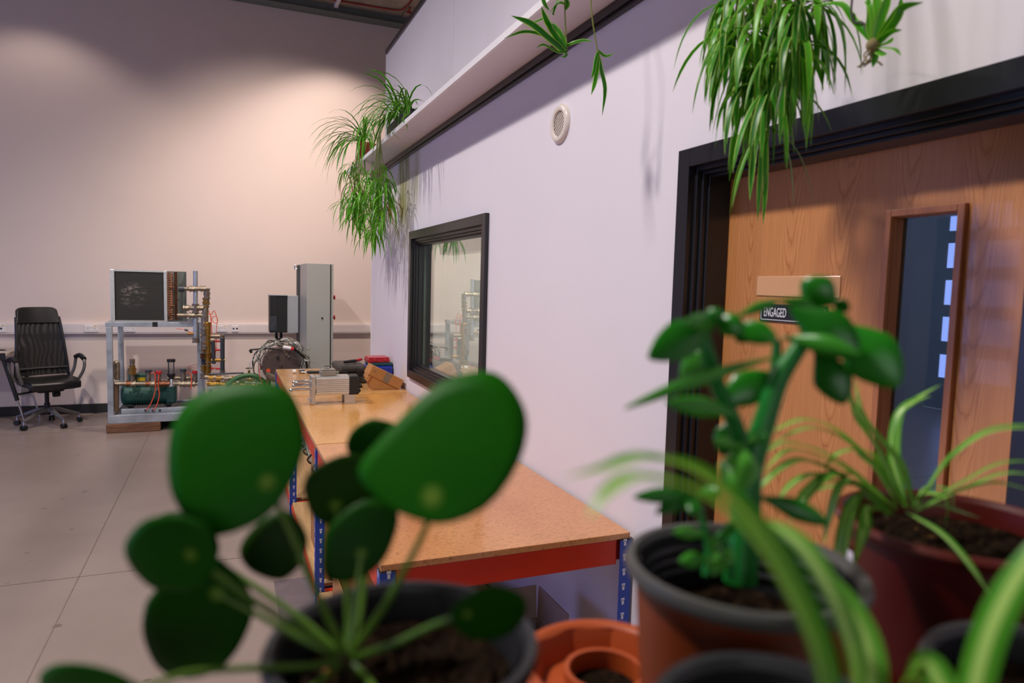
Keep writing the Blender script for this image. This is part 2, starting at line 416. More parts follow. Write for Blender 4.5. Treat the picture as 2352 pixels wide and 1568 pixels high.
text('lettering', 'ENGAGED', (XD-.0044, 1.4475, 1.6455), .034, M_print, sg, ROT_WALLX, squeeze=.50)

# round air vent
vt = thing('air_vent', 'round white plastic air vent with mesh centre high on the pod wall', 'vent', (XW, 2.512, 2.345))
bm = newbm(); lathe(bm, [(.0765, 0), (.0765, .006), (.070, .014), (.060, .017), (.052, .014), (.049, .008)], (XW-.0005, 2.512, 2.345), 40, (-1, 0, 0)); obj('rim', bm, mat('vent_plastic', 'ded2c9', .22, var=.02, coat=.4), vt, smooth=True)
bm = newbm(); lathe(bm, [(.050, .001), (.0, .001)], (XW-.0005, 2.512, 2.345), 32, (-1, 0, 0)); obj('backing', bm, mat('vent_dark', '4a3f38', .8), vt)
bm = newbm()
for i in range(-5, 6):
    h = i*.0092; L = math.sqrt(max(0, .050**2-h*h))
    for s_ in (1, -1):
        c = V((XW-.006, 2.512, 2.345)); d = V((0, 1, s_*1)).normalized(); n_ = V((0, -s_*1, 1)).normalized()
        tube(bm, [c+n_*h-d*L, c+n_*h+d*L], .0015, 4)
obj('mesh_grille', bm, mat('vent_plastic', 'ded2c9'), vt)

# windows of the hall (behind and left of the camera)
wb = bpy.data.objects.new('door_2', None); C.objects.link(wb); tag(wb, 'dark sectional door with rows of small windows in the left hall wall', kind='structure')
M_sect = mat('sectional_door_grey', '3c4046', .5)
def sky_pane():
    s_ = NT('daylit_pane'); s_.b.inputs['Base Color'].default_value = (0, 0, 0, 1)
    s_.b.inputs['Emission Color'].default_value = (.30, .40, 1.0, 1); s_.b.inputs['Emission Strength'].default_value = 4.5; s_.b.inputs['Roughness'].default_value = .1
    return s_.m
M_sky = sky_pane()
rows = [(.48, .83), (1.03, 1.40), (1.58, 1.95), (2.13, 2.50), (2.68, 3.03)]
cols = [(7.08-.60*k-.48, 7.08-.60*k) for k in range(7)]
zs_ = [0.0]
for z0, z1 in rows:
    bx('door_panel', (XL-.10, 2.9, zs_[-1]), (XL-.05, 7.25, z0), M_sect, wb); zs_.append(z1)
    ye = 7.25
    for a, b in cols: bx('door_panel', (XL-.10, b, z0), (XL-.05, ye, z1), M_sect, wb); ye = a; bx('pane', (XL-.08, a, z0), (XL-.07, b, z1), M_sky, wb)
    bx('door_panel', (XL-.10, 2.9, z0), (XL-.05, ye, z1), M_sect, wb)
bx('door_panel', (XL-.10, 2.9, zs_[-1]), (XL-.05, 7.25, 3.6), M_sect, wb)
wc = bpy.data.objects.new('window_3', None); C.objects.link(wc); tag(wc, kind='structure')
for i in range(5):
    x = -5+i*4.8/4; bx('mullion', (x-.03, YB-.12, 1.1), (x+.03, YB-.02, 3.5), M_black, wc)
for z in (1.9, 2.7): bx('mullion', (-5, YB-.12, z-.03), (-.2, YB-.02, z+.03), M_black, wc)

# ceiling services
cb = thing('ceiling_batten', 'slim white fitting fixed across the concrete ceiling', 'ceiling light', (1.34, 9.3, ZC-.05))
bx('batten_body', (1.32, 8.2, ZC-.065), (1.365, 9.44, ZC-.022), M_white, cb, bevel=.004)
bx('batten_end', (1.315, 9.44, ZC-.07), (1.37, 9.455, ZC-.02), M_whitep, cb)
rc = smoothpts([(.1, 9.30, ZC-.035), (1.2, 9.30, ZC-.035), (1.9, 9.28, ZC-.035), (2.11, 9.25, ZC-.035), (2.17, 9.15, ZC-.035), (2.19, 8.7, ZC-.035), (2.20, 7, ZC-.035)], 5)
tag(tb('conduit', rc, .010, M_red, seg=6), 'red cable run bending across the concrete ceiling', 'conduit')
tag(tb('conduit', smoothpts([(2.23, 9.1, ZC-.035), (2.26, 9.24, ZC-.035), (2.4, 9.28, ZC-.035), (4.0, 9.30, ZC-.035)], 4), .010, M_red, seg=6), 'shorter red cable run branching right above the pod', 'conduit')
sbar = thing('shadow_bar', 'narrow bar hung from the ceiling, added to cast a shadow band on the hall floor', 'shadow bar', (-1.6, 3.0, 4.2))  # invented bar below a mid lamp, hung only to shadow the floor
def bar_x(y): return -1.425+(y-5.2)*.096
bm = newbm()
for a_ in (0,):
    v_ = [(bar_x(.5)-.015, .5, 4.19), (bar_x(.5)+.015, .5, 4.19), (bar_x(5.85)+.015, 5.85, 4.19), (bar_x(5.85)-.015, 5.85, 4.19)]
    lo_ = [bm.verts.new(p) for p in v_]; hi_ = [bm.verts.new((p[0], p[1], 4.21)) for p in v_]
    bm.faces.new(lo_); bm.faces.new(hi_[::-1])
    for q in range(4): bm.faces.new((lo_[q], lo_[(q+1) % 4], hi_[(q+1) % 4], hi_[q]))
obj('bar', bm, M_whitep, sbar)
for y in (.9, 3.1, 4.5): bx('shadow_bar_rod', (bar_x(y)-.004, y-.004, 4.2105), (bar_x(y)+.004, y+.004, ZC-.021), M_whitep, sbar)
M_lamp = mat('lamp_housing', '3a3c40', .4, .6)
for i, (x, y, z, k, e) in enumerate(LAMPS):
    t = thing('high_bay_lamp', ['round grey high bay lamp close to the far wall, above the pod corner', 'round grey high bay lamp close to the far wall, above the office chair', 'round grey high bay lamp over the equipment in mid hall', 'round grey high bay lamp over the clear floor in front of the door', 'round grey high bay lamp nearest the hall window wall'][i], 'lamp', (x, y, z), group='high bay lamps')
    bm = newbm(); lathe(bm, [(.05, .10), (.07, .08), (.09, .05), (.16, .01), (.16, .0), (.15, .0), (.08, .03), (0.01, .03)], (x, y, z), 24); obj('housing', bm, M_lamp, t, smooth=True)
    cyl_b = newbm(); cyl(cyl_b, (x, y, z+.09), (x, y, ZC-.02), .006, seg=6); obj('suspension_rod', cyl_b, M_lamp, t)
# ================================================================== OBJECTS
M_alu = mat('brushed_aluminium', 'c9c9c8', .32, .85, var=.08, scale=30)
M_galv = mat('galvanised_steel', 'a7aeb8', .42, .55, var=.28, scale=7)
M_chrome = mat('chrome_steel', 'c8c8cc', .18, 1.0, var=.04)
M_brass = mat('brass', '9a7434', .35, .8, var=.25, scale=20)
M_copper = mat('copper_pipe', '6b432e', .35, .8, var=.3, scale=25)
M_pipe = mat('tarnished_pipe', '8d8070', .38, .75, var=.3, scale=25)
M_dgreen = mat('compressor_green', '24584f', .45, .1, var=.2, scale=8)
M_orangew = mat('orange_wire', 'd9522e', .45)
M_redcap = mat('red_cap', 'b8232a', .4)
M_cable = mat('black_cable', '1b1b1d', .5)
M_greyc = mat('grey_cable', '77776f', .55)
M_card = mat('cardboard', 'a87448', .85, var=.1, scale=9, bump=.1)
M_cardin = mat('cardboard_inside', '8f6a4b', .9)
M_tape = mat('packing_tape', '84705a', .35)

# ---------------- cable trunking with outlets on the far wall
tr = thing('cable_trunking', 'white plastic trunking running across the whole far wall', 'trunking', (0, YF-.03, .974))
bm = newbm(); box(bm, (XL+.01, YF-.055, .974), (4.5, YF-.0005, 1.107)); obj('channel', bm, mat('trunking_plastic', 'ddd3d2', .35, var=.02), tr, bevel=.006)
bm = newbm(); box(bm, (XL+.01, YF-.060, .992), (4.5, YF-.0555, 1.089)); obj('lid', bm, mat('trunking_plastic', 'ddd3d2'), tr, bevel=.002)
def outlet(x0, x1, label, kind, sticker=True):
    z0, z1 = 1.000, 1.082; y = YF-.0602; xc = (x0+x1)/2
    t = thing('plug_socket' if kind == 'power' else 'data_socket', label, 'socket', (xc, y, 1.04))
    bx('face_plate', (x0, y-.011, z0), (x1, y, z1), M_white, t, bevel=.003)
    f = y-.0112
    if kind == 'power':
        for s_ in ((-1, 1) if x1-x0 > .1 else (0,)):
            cx = xc+s_*.038
            bm = newbm(); box(bm, (cx-.003, f-.0006, 1.040), (cx+.003, f, 1.052)); box(bm, (cx-.016, f-.0006, 1.017), (cx-.009, f, 1.022)); box(bm, (cx+.009, f-.0006, 1.017), (cx+.016, f, 1.022)); obj('pin_holes', bm, M_blackmatt, t)
        bx('switch', (xc-.014, f-.003, 1.052), (xc+.014, f, 1.070), M_white, t, bevel=.001)
    else:
        for s_ in (-1, 1): bx('data_port', (xc+s_*.02-.011, f-.0008, 1.030), (xc+s_*.02+.011, f, 1.052), M_soft, t)
    if sticker: bx('yellow_sticker', (x1-.05, f-.0006, 1.070), (x1-.012, f, 1.079), mat('yellow_sticker', 'd0a818', .5), t)
outlet(-1.585, -1.438, 'double plug socket with yellow sticker between the chair and the test rig', 'power')
outlet(-2.50, -2.365, 'socket plate on the trunking left of the office chair', 'data')
outlet(-1.17, -1.04, 'double plug socket on the trunking behind the left post of the test rig', 'power')
outlet(-.125, .008, 'double plug socket behind the orange wire loop right of the rig', 'power')
outlet(.062, .142, 'small data outlet with two ports, first right of the rig sockets', 'data', False)

# ---------------- workbench (blue and red racking)
bench = thing('workbench', 'long workbench with chipboard top, red beams and blue slotted posts along the pod wall', 'workbench', (.82, 4.1, 0))
def bench_material(name, a, b, seed):
    s = NT(name); v = s.n('ShaderNodeMapping', i_Vector=s.n('ShaderNodeNewGeometry').outputs['Position'], i_Scale=(1.4, .7, 1), i_Location=(seed*3.1, seed*1.7, 0)).outputs[0]
    big = s.noise(v, 1.6, 4, .5); fl_ = s.noise(s.coords((34, 70, 34)), 2.2, 4, .7); fl2 = s.noise(s.coords((60, 150, 60)), 1.5, 2, .8)
    c = s.ramp(big, [(.35, lin(a)), (.65, lin(b))])
    c = s.mix(s.ramp(fl_, [(.30, (.8, .8, .8)), (.5, (0, 0, 0))]), c, lin('8a5a38'))
    c = s.mix(s.ramp(fl2, [(.66, (0, 0, 0)), (.78, (.7, .7, .7))]), c, lin('e4bd8b'))
    s.l(c, s.b.inputs['Base Color'])
    s.l(s.math('MULTIPLY_ADD', s.noise(v, 6, 5, .7), .20, .07), s.b.inputs['Roughness'])
    s.b.inputs['Specular IOR Level'].default_value = .6
    s.bump(fl_, .04, .001); return s.m
ZB = .90; X0 = .398; XB = 1.222
bays = [1.870, 3.400, 4.865, 6.352]
tops = [bench_material('chipboard_top_near', 'bd7f55', 'cf935f', 1), bench_material('chipboard_top_mid', 'c88c4e', 'd69c5c', 2), bench_material('chipboard_top_far', 'cd965c', 'dba768', 3)]
for i in range(3):
    bx('worktop_panel', (X0, bays[i]+.003, ZB-.020), (XB, bays[i+1]-.003, ZB+(.0, .001, .004)[i]), tops[i], bench, bevel=.002)
# visible paler strips worn into the near panel
M_beamred = mat('orange_red_powder_coat', 'c92c0a', .38, var=.06)
M_blue = mat('blue_powder_coat', '1f3f9c', .38, var=.06)
for i in range(3):
    a, b = bays[i]+.04, bays[i+1]-.04
    for xx in (X0+.003, XB-.033):
        bm = newbm(); box(bm, (xx, a, ZB-.105), (xx+.030, b, ZB-.021)); obj('side_beam', bm, M_beamred, bench, bevel=.004)
        if i < 3:
            bm = newbm(); box(bm, (xx, a, .10), (xx+.030, b, .155)); obj('lower_beam', bm, M_beamred, bench, bevel=.004)
    bx('lower_shelf', (X0+.01, bays[i]+.05, .156), (XB-.01, bays[i+1]-.05, .172), M_ply, bench)
for y, s_ in ((bays[0]+.008, 1), (bays[1], 1), (bays[2], 1), (bays[3]-.04, 1)):
    for z0, z1 in ((ZB-.105, ZB-.021), (.10, .155)):
        bm = newbm(); box(bm, (X0+.045, y, z0), (XB-.045, y+.030, z1)); obj('end_beam', bm, M_beamred, bench, bevel=.004)
M_slot = mat('slot_opening', 'c9c6d6', .6)
for y in (bays[0]-.003, bays[1]-.02, bays[2]-.02, bays[3]-.035):
    for k, xx in enumerate((X0-.004, XB-.040)):
        bm = newbm(); sx = 1 if k == 0 else -1; x0 = xx if k == 0 else xx+.044
        box(bm, (min(x0, x0+sx*.002), y, 0), (max(x0, x0+sx*.002), y+.04, ZB-.022))
        box(bm, (min(x0+sx*.002, x0+sx*.044), y, 0), (max(x0+sx*.002, x0+sx*.044), y+.002, ZB-.022))
        p = obj('post', bm, M_blue, bench)
        bm = newbm()
        for q in range(17):
            z = .06+q*.050
            cx = x0+sx*.026
            box(bm, (cx-.004, y-.0006, z), (cx+.004, y, z+.016)); box(bm, (cx-.006, y-.0006, z+.014), (cx+.006, y, z+.022))
            box(bm, (min(x0-sx*.0006, x0), y+.018, z), (max(x0-sx*.0006, x0), y+.026, z+.022))
        o = obj('slot', bm, M_slot, p); o['kind'] = 'stuff'
        bx('end_cap', (xx+(0 if k == 0 else -.0), y, ZB-.0218), (xx+.044, y+.04, ZB-.0212), M_blackmatt, bench)

# ---------------- cartons and things under the bench
def carton(name, label, x0, x1, y0, y1, z0, z1, flaps, mi=M_card, mo=M_card, group=None, t=.004):
    th = thing(name, label, 'box', ((x0+x1)/2, (y0+y1)/2, z0), 0, group)
    bx('base', (x0, y0, z0), (x1, y1, z0+t), mo, th)
    bx('side_panel', (x0, y0, z0+t), (x0+t, y1, z1), mo, th); bx('side_panel', (x1-t, y0, z0+t), (x1, y1, z1), mo, th)
    bx('side_panel', (x0+t, y0, z0+t), (x1-t, y0+t, z1), mo, th); bx('side_panel', (x0+t, y1-t, z0+t), (x1-t, y1, z1), mo, th)
    for side, ang, L in flaps:
        a = math.radians(ang); bm = newbm()
        if side in 'xX':
            sg_ = -1 if side == 'x' else 1; ex = x0 if side == 'x' else x1
            M_ = Matrix.Translation((ex, 0, z1)) @ Matrix.Rotation(sg_*(PI/2-a)*1, 4, 'Y')
            box(bm, (-t/2, y0+.003, .001), (t/2, y1-.003, L), M_)
        else:
            sg_ = -1 if side == 'y' else 1; ey = y0 if side == 'y' else y1
            M_ = Matrix.Translation((0, ey, z1)) @ Matrix.Rotation(-sg_*(PI/2-a), 4, 'X')
            box(bm, (x0+.003, -t/2, .001), (x1-.003, t/2, L), M_)
        obj('flap', bm, mi, th)
    return th
# tall brown carton sticking out at the front of the bench, middle bay
c1 = carton('cardboard_box', 'tall brown cardboard box standing on the lower shelf behind the blue post', .452, .80, 3.50, 4.10, .172, .60, [('x', 96, .14), ('y', 80, .12)])
bx('printed_mark', (.4512, 3.62, .44), (.4518, 3.80, .47), mat('box_print', '5b4a3c', .8), c1)
bx('hand_hole', (.4512, 3.95, .40), (.4518, 4.03, .43), M_blackmatt, c1)
M_news = mat('white_packing_paper', 'c9cbd8', .8)
bm = newbm()
for k in range(26):
    a = R_.uniform(0, 6.28); p = V((.62+.13*math.cos(a)*R_.random(), 3.8+.22*math.sin(a)*R_.random(), .57+R_.uniform(0, .07)))
    bmesh.ops.create_icosphere(bm, subdivisions=1, radius=R_.uniform(.03, .055), matrix=Matrix.Translation(p))
o = obj('packing_paper', bm, M_news); tag(o, 'crumpled white packing paper filling the tall cardboard box', 'paper', kind='stuff')
c2 = carton('cardboard_box', 'pale flattened cardboard box lying on the lower shelf, nearest bay, left side', .46, .72, 2.6, 3.25, .172, .34, [])
# open grey-brown carton with a blue drum-shaped spool at the near end
M_greycard = mat('grey_cardboard', '9a8580', .85, var=.08)
c3 = carton('cardboard_box', 'open greyish cardboard box with raised flaps under the near end of the bench', .70, 1.085, 2.03, 2.28, .172, .44, [('X', 88, .125), ('Y', 86, .125)], M_greycard, M_greycard)
sp_ = thing('cable_spool', 'blue spool with a white end disc inside the open grey box', 'spool', (.97, 2.12, .3))
bm = newbm(); cyl(bm, (.975, 2.15, .18), (.975, 2.15, .43), .085, seg=24); obj('drum', bm, mat('spool_blue', '2b2aa0', .4), sp_, smooth=True)
bm = newbm(); cyl(bm, (.985, 2.15, .4305), (.985, 2.15, .465), .032, .03, 24); obj('end_disc', bm, M_white, sp_, smooth=True)
bm = newbm(); lathe(bm, [(.008, 0), (.022, .0), (.026, .01), (.022, .016), (.008, .016)], (.475, 3.36, .42), 16, (-1, 0, 0), True)
dev = thing('socket_box', 'small grey metal box with a round outlet on the lower shelf', 'box', (.48, 3.3, .3))
WMk = None
obj('round_outlet', bm, M_soft, dev, smooth=True)
bx('metal_case', (.476, 3.32, .345), (.60, 3.40, .46), mat('grey_enamel', 'a9aaa8', .5), dev, bevel=.004)
bx('support_foot', (.50, 3.33, .172), (.58, 3.39, .345), M_ply, dev)
# dark cable bundle hanging below the far bays
kb = []
for k in range(5):
    y0 = 3.7+k*.22
    pts = smoothpts([(.46+.02*k, y0, .76), (.43, y0+.15, .66), (.47, y0+.3, .60), (.44, y0+.5, .70), (.50, y0+.6, .77)], 5)
    tag(tb('loose_cable', pts, .006, M_cable if k % 2 else M_greyc, seg=6), ['thin grey cable drooping under the red beam, nearest the blue post', 'black cable drooping under the red beam beside the nearest grey one', 'grey cable drooping under the middle of the red beam', 'black cable drooping behind the middle blue post', 'grey cable farthest along under the bench top'][k], 'cable')

# ---------------- servo motor on the bench
mo = thing('electric_motor', 'ribbed aluminium electric motor with black end cap standing on plate feet', 'motor', (.65, 4.55, .905))
zc, yc = 1.021, 4.55; x0, x1 = .527, .735; h = .061
prof = []
n = 8
def side(n, h):
    out = []
    for i in range(n):
        a = -h+.015+(2*h-.022)*i/n; b = -h+.015+(2*h-.022)*(i+.58)/n; c = -h+.015+(2*h-.022)*(i+1)/n
        out += [(a, h), (b, h), (b, h-.013), (c, h-.013)]
    return out
pts = side(n, h); poly = []
for k in range(4):
    ca, sa = math.cos(-k*PI/2), math.sin(-k*PI/2)
    poly += [(yc+u*ca-v*sa, zc+u*sa+v*ca) for u, v in pts]
bm = newbm(); prism(bm, poly, 'x', x0, x1); obj('ribbed_body', bm, mat('bright_aluminium', 'e2e2e0', .28, .75, var=.05, scale=30), mo)
bx('end_cap', (x1+.0005, yc-.062, zc-.062), (.797, yc+.062, zc+.060), M_blackmatt, mo, bevel=.006)
bx('end_cover', (.7975, yc-.045, zc-.055), (.806, yc+.045, zc+.035), M_blackmatt, mo, bevel=.004)
for dz in (-.045, .03): bx('screw_head', (.8065, yc-.05, zc+dz), (.811, yc-.035, zc+dz+.012), M_cable, mo)
bx('flange_plate', (.497, yc-.066, .9015), (.521, yc+.066, zc+.063), M_alu, mo, bevel=.002)
bx('flange_foot', (.484, yc-.075, .9015), (.4968, yc+.075, .925), M_chrome, mo, bevel=.002)
bx('rear_foot', (.705, yc-.058, .9015), (.772, yc-.05, .9595), M_alu, mo); bx('rear_foot', (.705, yc+.05, .9015), (.772, yc+.058, .9595), M_alu, mo)
bm = newbm(); cyl(bm, (.5212, yc, zc), (.5268, yc, zc), .05, seg=24); obj('collar', bm, M_chrome, mo, smooth=True)
for dy, dz, L in ((-.035, -.018, .135), (.0, .004, .115), (.035, .022, .11), (-.015, .026, .10)):
    bm = newbm(); p = V((.4965, yc+dy, zc+dz)); q = p+V((-L, 0, -.004)); tube(bm, [p, p+(q-p)*.8, p+(q-p)*.82, q-V((-.01, 0, 0)), q], [.0085, .0085, .0105, .0105, .004], 10); obj('shaft_rod', bm, M_chrome, mo, smooth=True)
tbx = bx('terminal_box', (.555, yc-.045, zc+.0615), (.655, yc+.045, zc+.098), mat('motor_grey', '8d8782', .4, .4), mo, bevel=.008)
bx('box_lid', (.560, yc-.042, zc+.0985), (.650, yc+.042, zc+.104), mat('motor_grey', '8d8782'), tbx, bevel=.003)
for k in range(3):
    bm = newbm(); tube(bm, smoothpts([(.585+k*.014, yc, zc+.104), (.583+k*.014, yc-.01, zc+.118), (.595+k*.014, yc+.004, zc+.124)], 4), .004, 6); obj('wire_end', bm, M_chrome, tbx, smooth=True)
bm = newbm(); cyl(bm, (.6555, yc, zc+.078), (.675, yc, zc+.078), .011, .009, 12); obj('cable_gland', bm, M_greyc, tbx, smooth=True)

# ---------------- small tools on the bench
def onB(px, py, z=.904): return aZ(px, py, z)
t = thing('screwdriver', 'screwdriver with black and red handle lying behind the motor', 'screwdriver', (.55, 5.65, .904))
a = onB(745, 858); b = onB(694, 858); d = (a-b).normalized(); a.z = b.z = .918
bm = newbm(); tube(bm, [a, a-d*.02, a-d*.06, a-d*.13, a-d*.145], [.010, .014, .012, .014, .007], 12); obj('handle', bm, M_blackmatt, t, smooth=True)
bm = newbm(); tube(bm, [a+d*.0, a+d*.03, a+d*.045], [.0105, .013, .008], 12); obj('handle_end', bm, M_redcap, t, smooth=True)
bm = newbm(); tube(bm, [a-d*.145, a-d*.19], [.0035, .0035], 8); obj('blade', bm, M_chrome, t, smooth=True)
p = onB(687, 857); p.z = .904
bm = newbm(); lathe(bm, [(.014, 0), (.017, .0), (.017, .045), (.014, .045), (.013, .01)], p+V((0.0, 0, .0175)), 20, (1, 0, 0)); tag(obj('steel_socket', bm, M_chrome, smooth=True), 'short steel tube socket lying near the far bench edge', 'socket')
bm = newbm(); lathe(bm, [(.001, 0), (.016, 0), (.017, .03), (.001, .03)], p+V((-.055, .0, .0175)), 20, (1, 0, 0)); tag(obj('plastic_cap', bm, mat('clear_white_plastic', 'e9e4df', .25), smooth=True), 'white plastic cap beside the steel tube at the far bench edge', 'cap')
# dark tool case with tools on it
tc = thing('tool_case', 'dusty black moulded tool case with rounded corners beyond the motor', 'case', (.96, 5.5, .904))
M_case = mat('dusty_black_plastic', '3b3531', .6, var=.35, scale=14, bump=.1)
bx('case_shell', (.785, 5.34, .9045), (1.015, 5.74, .985), M_case, tc, bevel=.02)
bx('case_lid', (.79, 5.35, .9865), (1.01, 5.73, 1.045), M_case, tc, bevel=.022)
for xx in (.82, .93): bx('latch', (xx, 5.331, .965), (xx+.045, 5.3395, 1.005), M_blackmatt, tc, bevel=.003)
bm = newbm(); tube(bm, smoothpts([(.85, 5.345, .95), (.855, 5.322, .95), (.90, 5.318, .95), (.945, 5.322, .95), (.95, 5.345, .95)], 4), .009, 8); obj('carry_handle', bm, M_blackmatt, tc, smooth=True)
bx('open_tray', (.80, 5.12, .9045), (.935, 5.308, .93), M_blackmatt, tc, bevel=.01)
t = thing('tee_handle_tool', 'small tool with red tipped black handle resting on the dark case', 'tool', (.98, 5.5, 1.047))
bm = newbm(); tube(bm, [(.85, 5.45, 1.062), (.91, 5.47, 1.066), (.95, 5.48, 1.07)], [.011, .013, .010], 10); obj('handle', bm, M_blackmatt, t, smooth=True)
bm = newbm(); tube(bm, [(.95, 5.48, 1.07), (.985, 5.495, 1.076), (1.0, 5.5, 1.078)], [.010, .012, .006], 10); obj('handle_tip', bm, M_redcap, t, smooth=True)
bm = newbm(); tube(bm, [(.935, 5.43, 1.052), (.935, 5.478, 1.060), (.935, 5.54, 1.052)], .005, 8); obj('crossbar', bm, M_chrome, t, smooth=True)
# stacked cases blue / teal / red
bx('blue_case', (1.025, 5.40, .9045), (1.228, 5.64, 1.027), mat('blue_case_plastic', '1c2f96', .35), bevel=.012, label='blue plastic case at the bottom of the stack beside the dusty black case', cat='case')
bx('teal_case', (1.045, 5.42, 1.0275), (1.230, 5.63, 1.054), mat('teal_case_plastic', '16484c', .4), bevel=.008, label='dark teal case between the blue and the red one', cat='case')
rc_ = thing('red_case', 'red metal case on top of the stack against the pod wall', 'case', (1.13, 5.5, 1.055))
bx('body', (1.035, 5.43, 1.0545), (1.21, 5.61, 1.083), mat('red_case_paint', 'b01f2c', .3), rc_, bevel=.006)
bx('lid_panel', (1.04, 5.435, 1.0835), (1.205, 5.605, 1.096), mat('red_case_paint', 'b01f2c'), rc_, bevel=.004)
for xx in (1.07, 1.15): bx('clasp', (xx, 5.4215, 1.068), (xx+.03, 5.4295, 1.088), M_redcap, rc_, bevel=.002)
# brown carton lying tilted, with its lid half open
ct = thing('cardboard_carton', 'brown taped cardboard carton lying tilted and half open against the pod wall', 'box', (1.06, 5.07, .904))
M_cart = mat('carton_brown', 'b27a43', .8, var=.08, scale=12, bump=.08)
# lower tray: wedge body
bm = newbm(); prism(bm, [(.985, .9045), (1.185, .9045), (1.19, .925), (.955, 1.02), (.948, .99)], 'y', 5.00, 5.15); obj('lower_tray', bm, M_cart, ct, bevel=.002)
Mx = Matrix.Translation((.952, 4.99, 1.022)) @ Matrix.Rotation(math.radians(27), 4, 'Y')
bm = newbm(); box(bm, (.0, 0, 0), (.262, .17, .075), Mx); obj('tilted_box', bm, M_cart, ct, bevel=.003)
bm = newbm(); box(bm, (.115, -.0008, 0.0), (.165, .0, .0755), Mx); box(bm, (.115, -.0008, .0752), (.165, .17, .0758), Mx); obj('brown_tape', bm, M_tape, ct)
bm = newbm(); box(bm, (.055, -.0006, 0.002), (.057, .0, .073), Mx); box(bm, (.02, -.0006, .035), (.045, -.0001, .05), Mx); obj('panel_crease', bm, M_cardin, ct)
bm = newbm(); box(bm, (.02, -.003, -.045), (.024, .15, -.002), Mx); obj('loose_flap', bm, M_cart, ct)

# ---------------- electrical cabinet, drive box
cab = thing('electrical_cabinet', 'tall pale grey steel cabinet standing behind the far end of the bench', 'cabinet', (.97, 8.5, 0))
M_cabm = mat('cabinet_enamel', 'a9aba6', .42, .1, var=.03, scale=3)
M_cabs = mat('cabinet_side_enamel', '9fa3aa', .42, .1, var=.03)
M_rail = mat('cabinet_rail', '44484e', .4, .5)
bx('body', (.832, 8.0, .08), (1.088, 9.10, 1.885), M_cabm, cab, bevel=.004)
bx('door_seam', (1.0885, 8.01, .08), (1.1, 9.09, 1.875), M_blackmatt, cab)
bx('cabinet_door', (1.1005, 7.998, .08), (1.122, 9.10, 1.883), M_cabm, cab, bevel=.003)
bx('plinth', (.845, 8.02, 0), (1.11, 9.08, .079), M_rail, cab)
for y in (8.80, 8.92, 9.03): bx('side_rail', (.816, y, .1), (.8315, y+.045, 1.875), M_rail, cab, bevel=.002)
bm = newbm(); cyl(bm, (1.0, 7.9995, 1.27), (1.0, 7.994, 1.27), .011, seg=16); obj('cable_hole_plug', bm, M_blackmatt, cab, smooth=True)
for z in (1.505, 1.275):
    bm = newbm(); cyl(bm, (1.1225, 8.06, z), (1.139, 8.06, z), .016, seg=16); cyl(bm, (1.1395, 8.06, z), (1.150, 8.06, z), .028, .024, 16); obj('stop_button', bm, M_redcap, cab, smooth=True)
bm = newbm(); tube(bm, smoothpts([(.81, 8.97, 1.83), (.79, 8.97, 1.83), (.785, 8.97, 1.87), (.80, 8.97, 1.87)], 3), .008, 6); obj('lifting_eye', bm, M_chrome, cab, smooth=True)
dv = thing('drive_unit', 'black fronted drive box fixed to the left side of the grey cabinet', 'drive box', (.64, 8.95, 1.3))
bx('grey_housing', (.685, 8.82, 1.040), (.8155, 9.10, 1.500), M_cabs, dv, bevel=.004)
bx('black_front', (.482, 8.80, 1.042), (.6845, 9.10, 1.497), M_blackmatt, dv, bevel=.006)
bx('front_frame', (.474, 8.79, 1.4975), (.690, 9.11, 1.505), M_cabs, dv)
bx('left_panel', (.4815, 8.794, 1.045), (.565, 8.7995, 1.495), M_cable, dv)
for k in range(16): bx('vent_slat', (.486, 8.789, 1.27+k*.0135), (.560, 8.7935, 1.2765+k*.0135), M_soft, dv)
bx('display_window', (.487, 8.7895, 1.07), (.560, 8.7937, 1.25), mat('display_glass', '3a4048', .08, var=.3, scale=30), dv, bevel=.001)
for k, (dx_, e) in enumerate(((.0, .02), (.05, .10))):
    tag(tb('power_cable', smoothpts([(.57+dx_, 8.95, 1.041), (.57+dx_, 8.93, .97), (.62-dx_*1.2, 8.75, .91), (.55+e*2.2, 8.3, .83), (.66+e, 8.08, .72)], 6), .017, M_cable), ['thick black cable leaving the drive box on the left', 'thick black cable leaving the drive box on the right'][k], 'cable')

# ---------------- round brown end plate of a vessel with cable nest
ds = thing('pressure_vessel', 'brown vessel with a round bolted end plate beyond the bench', 'vessel', (.526, 7.8, 0))
M_vessel = mat('brown_primer', '564842', .55, .2, var=.12)
bm = newbm(); cyl(bm, (.526, 7.615, .785), (.526, 8.0, .785), .165, seg=40); obj('barrel', bm, M_vessel, ds, smooth=True)
bm = newbm(); cyl(bm, (.526, 7.595, .785), (.526, 7.614, .785), .19, seg=48); obj('end_plate', bm, M_vessel, ds, smooth=True, bevel=.002)
for k in range(20):
    a = 2*PI*k/20; c = V((.526+.175*math.cos(a), 7.5945, .785+.175*math.sin(a)))
    bm = newbm(); cyl(bm, c, c+V((0, -.006, 0)), .005, seg=6); obj('bolt', bm, M_chrome, ds)
bm = newbm(); cyl(bm, (.526, 7.5945, .785), (.526, 7.578, .785), .022, .016, 16); obj('centre_boss', bm, M_chrome, ds, smooth=True)
for dx_, dz_ in ((.075, .098), (-.03, .085), (.055, .12)):
    bm = newbm(); cyl(bm, (.526+dx_, 7.5945, .785+dz_), (.526+dx_, 7.57, .785+dz_), .017, .013, 12); obj('port', bm, M_pipe if dx_ > 0 else M_cable, ds, smooth=True)
bm = newbm(); cyl(bm, (.40, 7.5945, .735), (.40, 7.575, .735), .022, seg=16); obj('orange_plug', bm, M_orangew, ds, smooth=True)
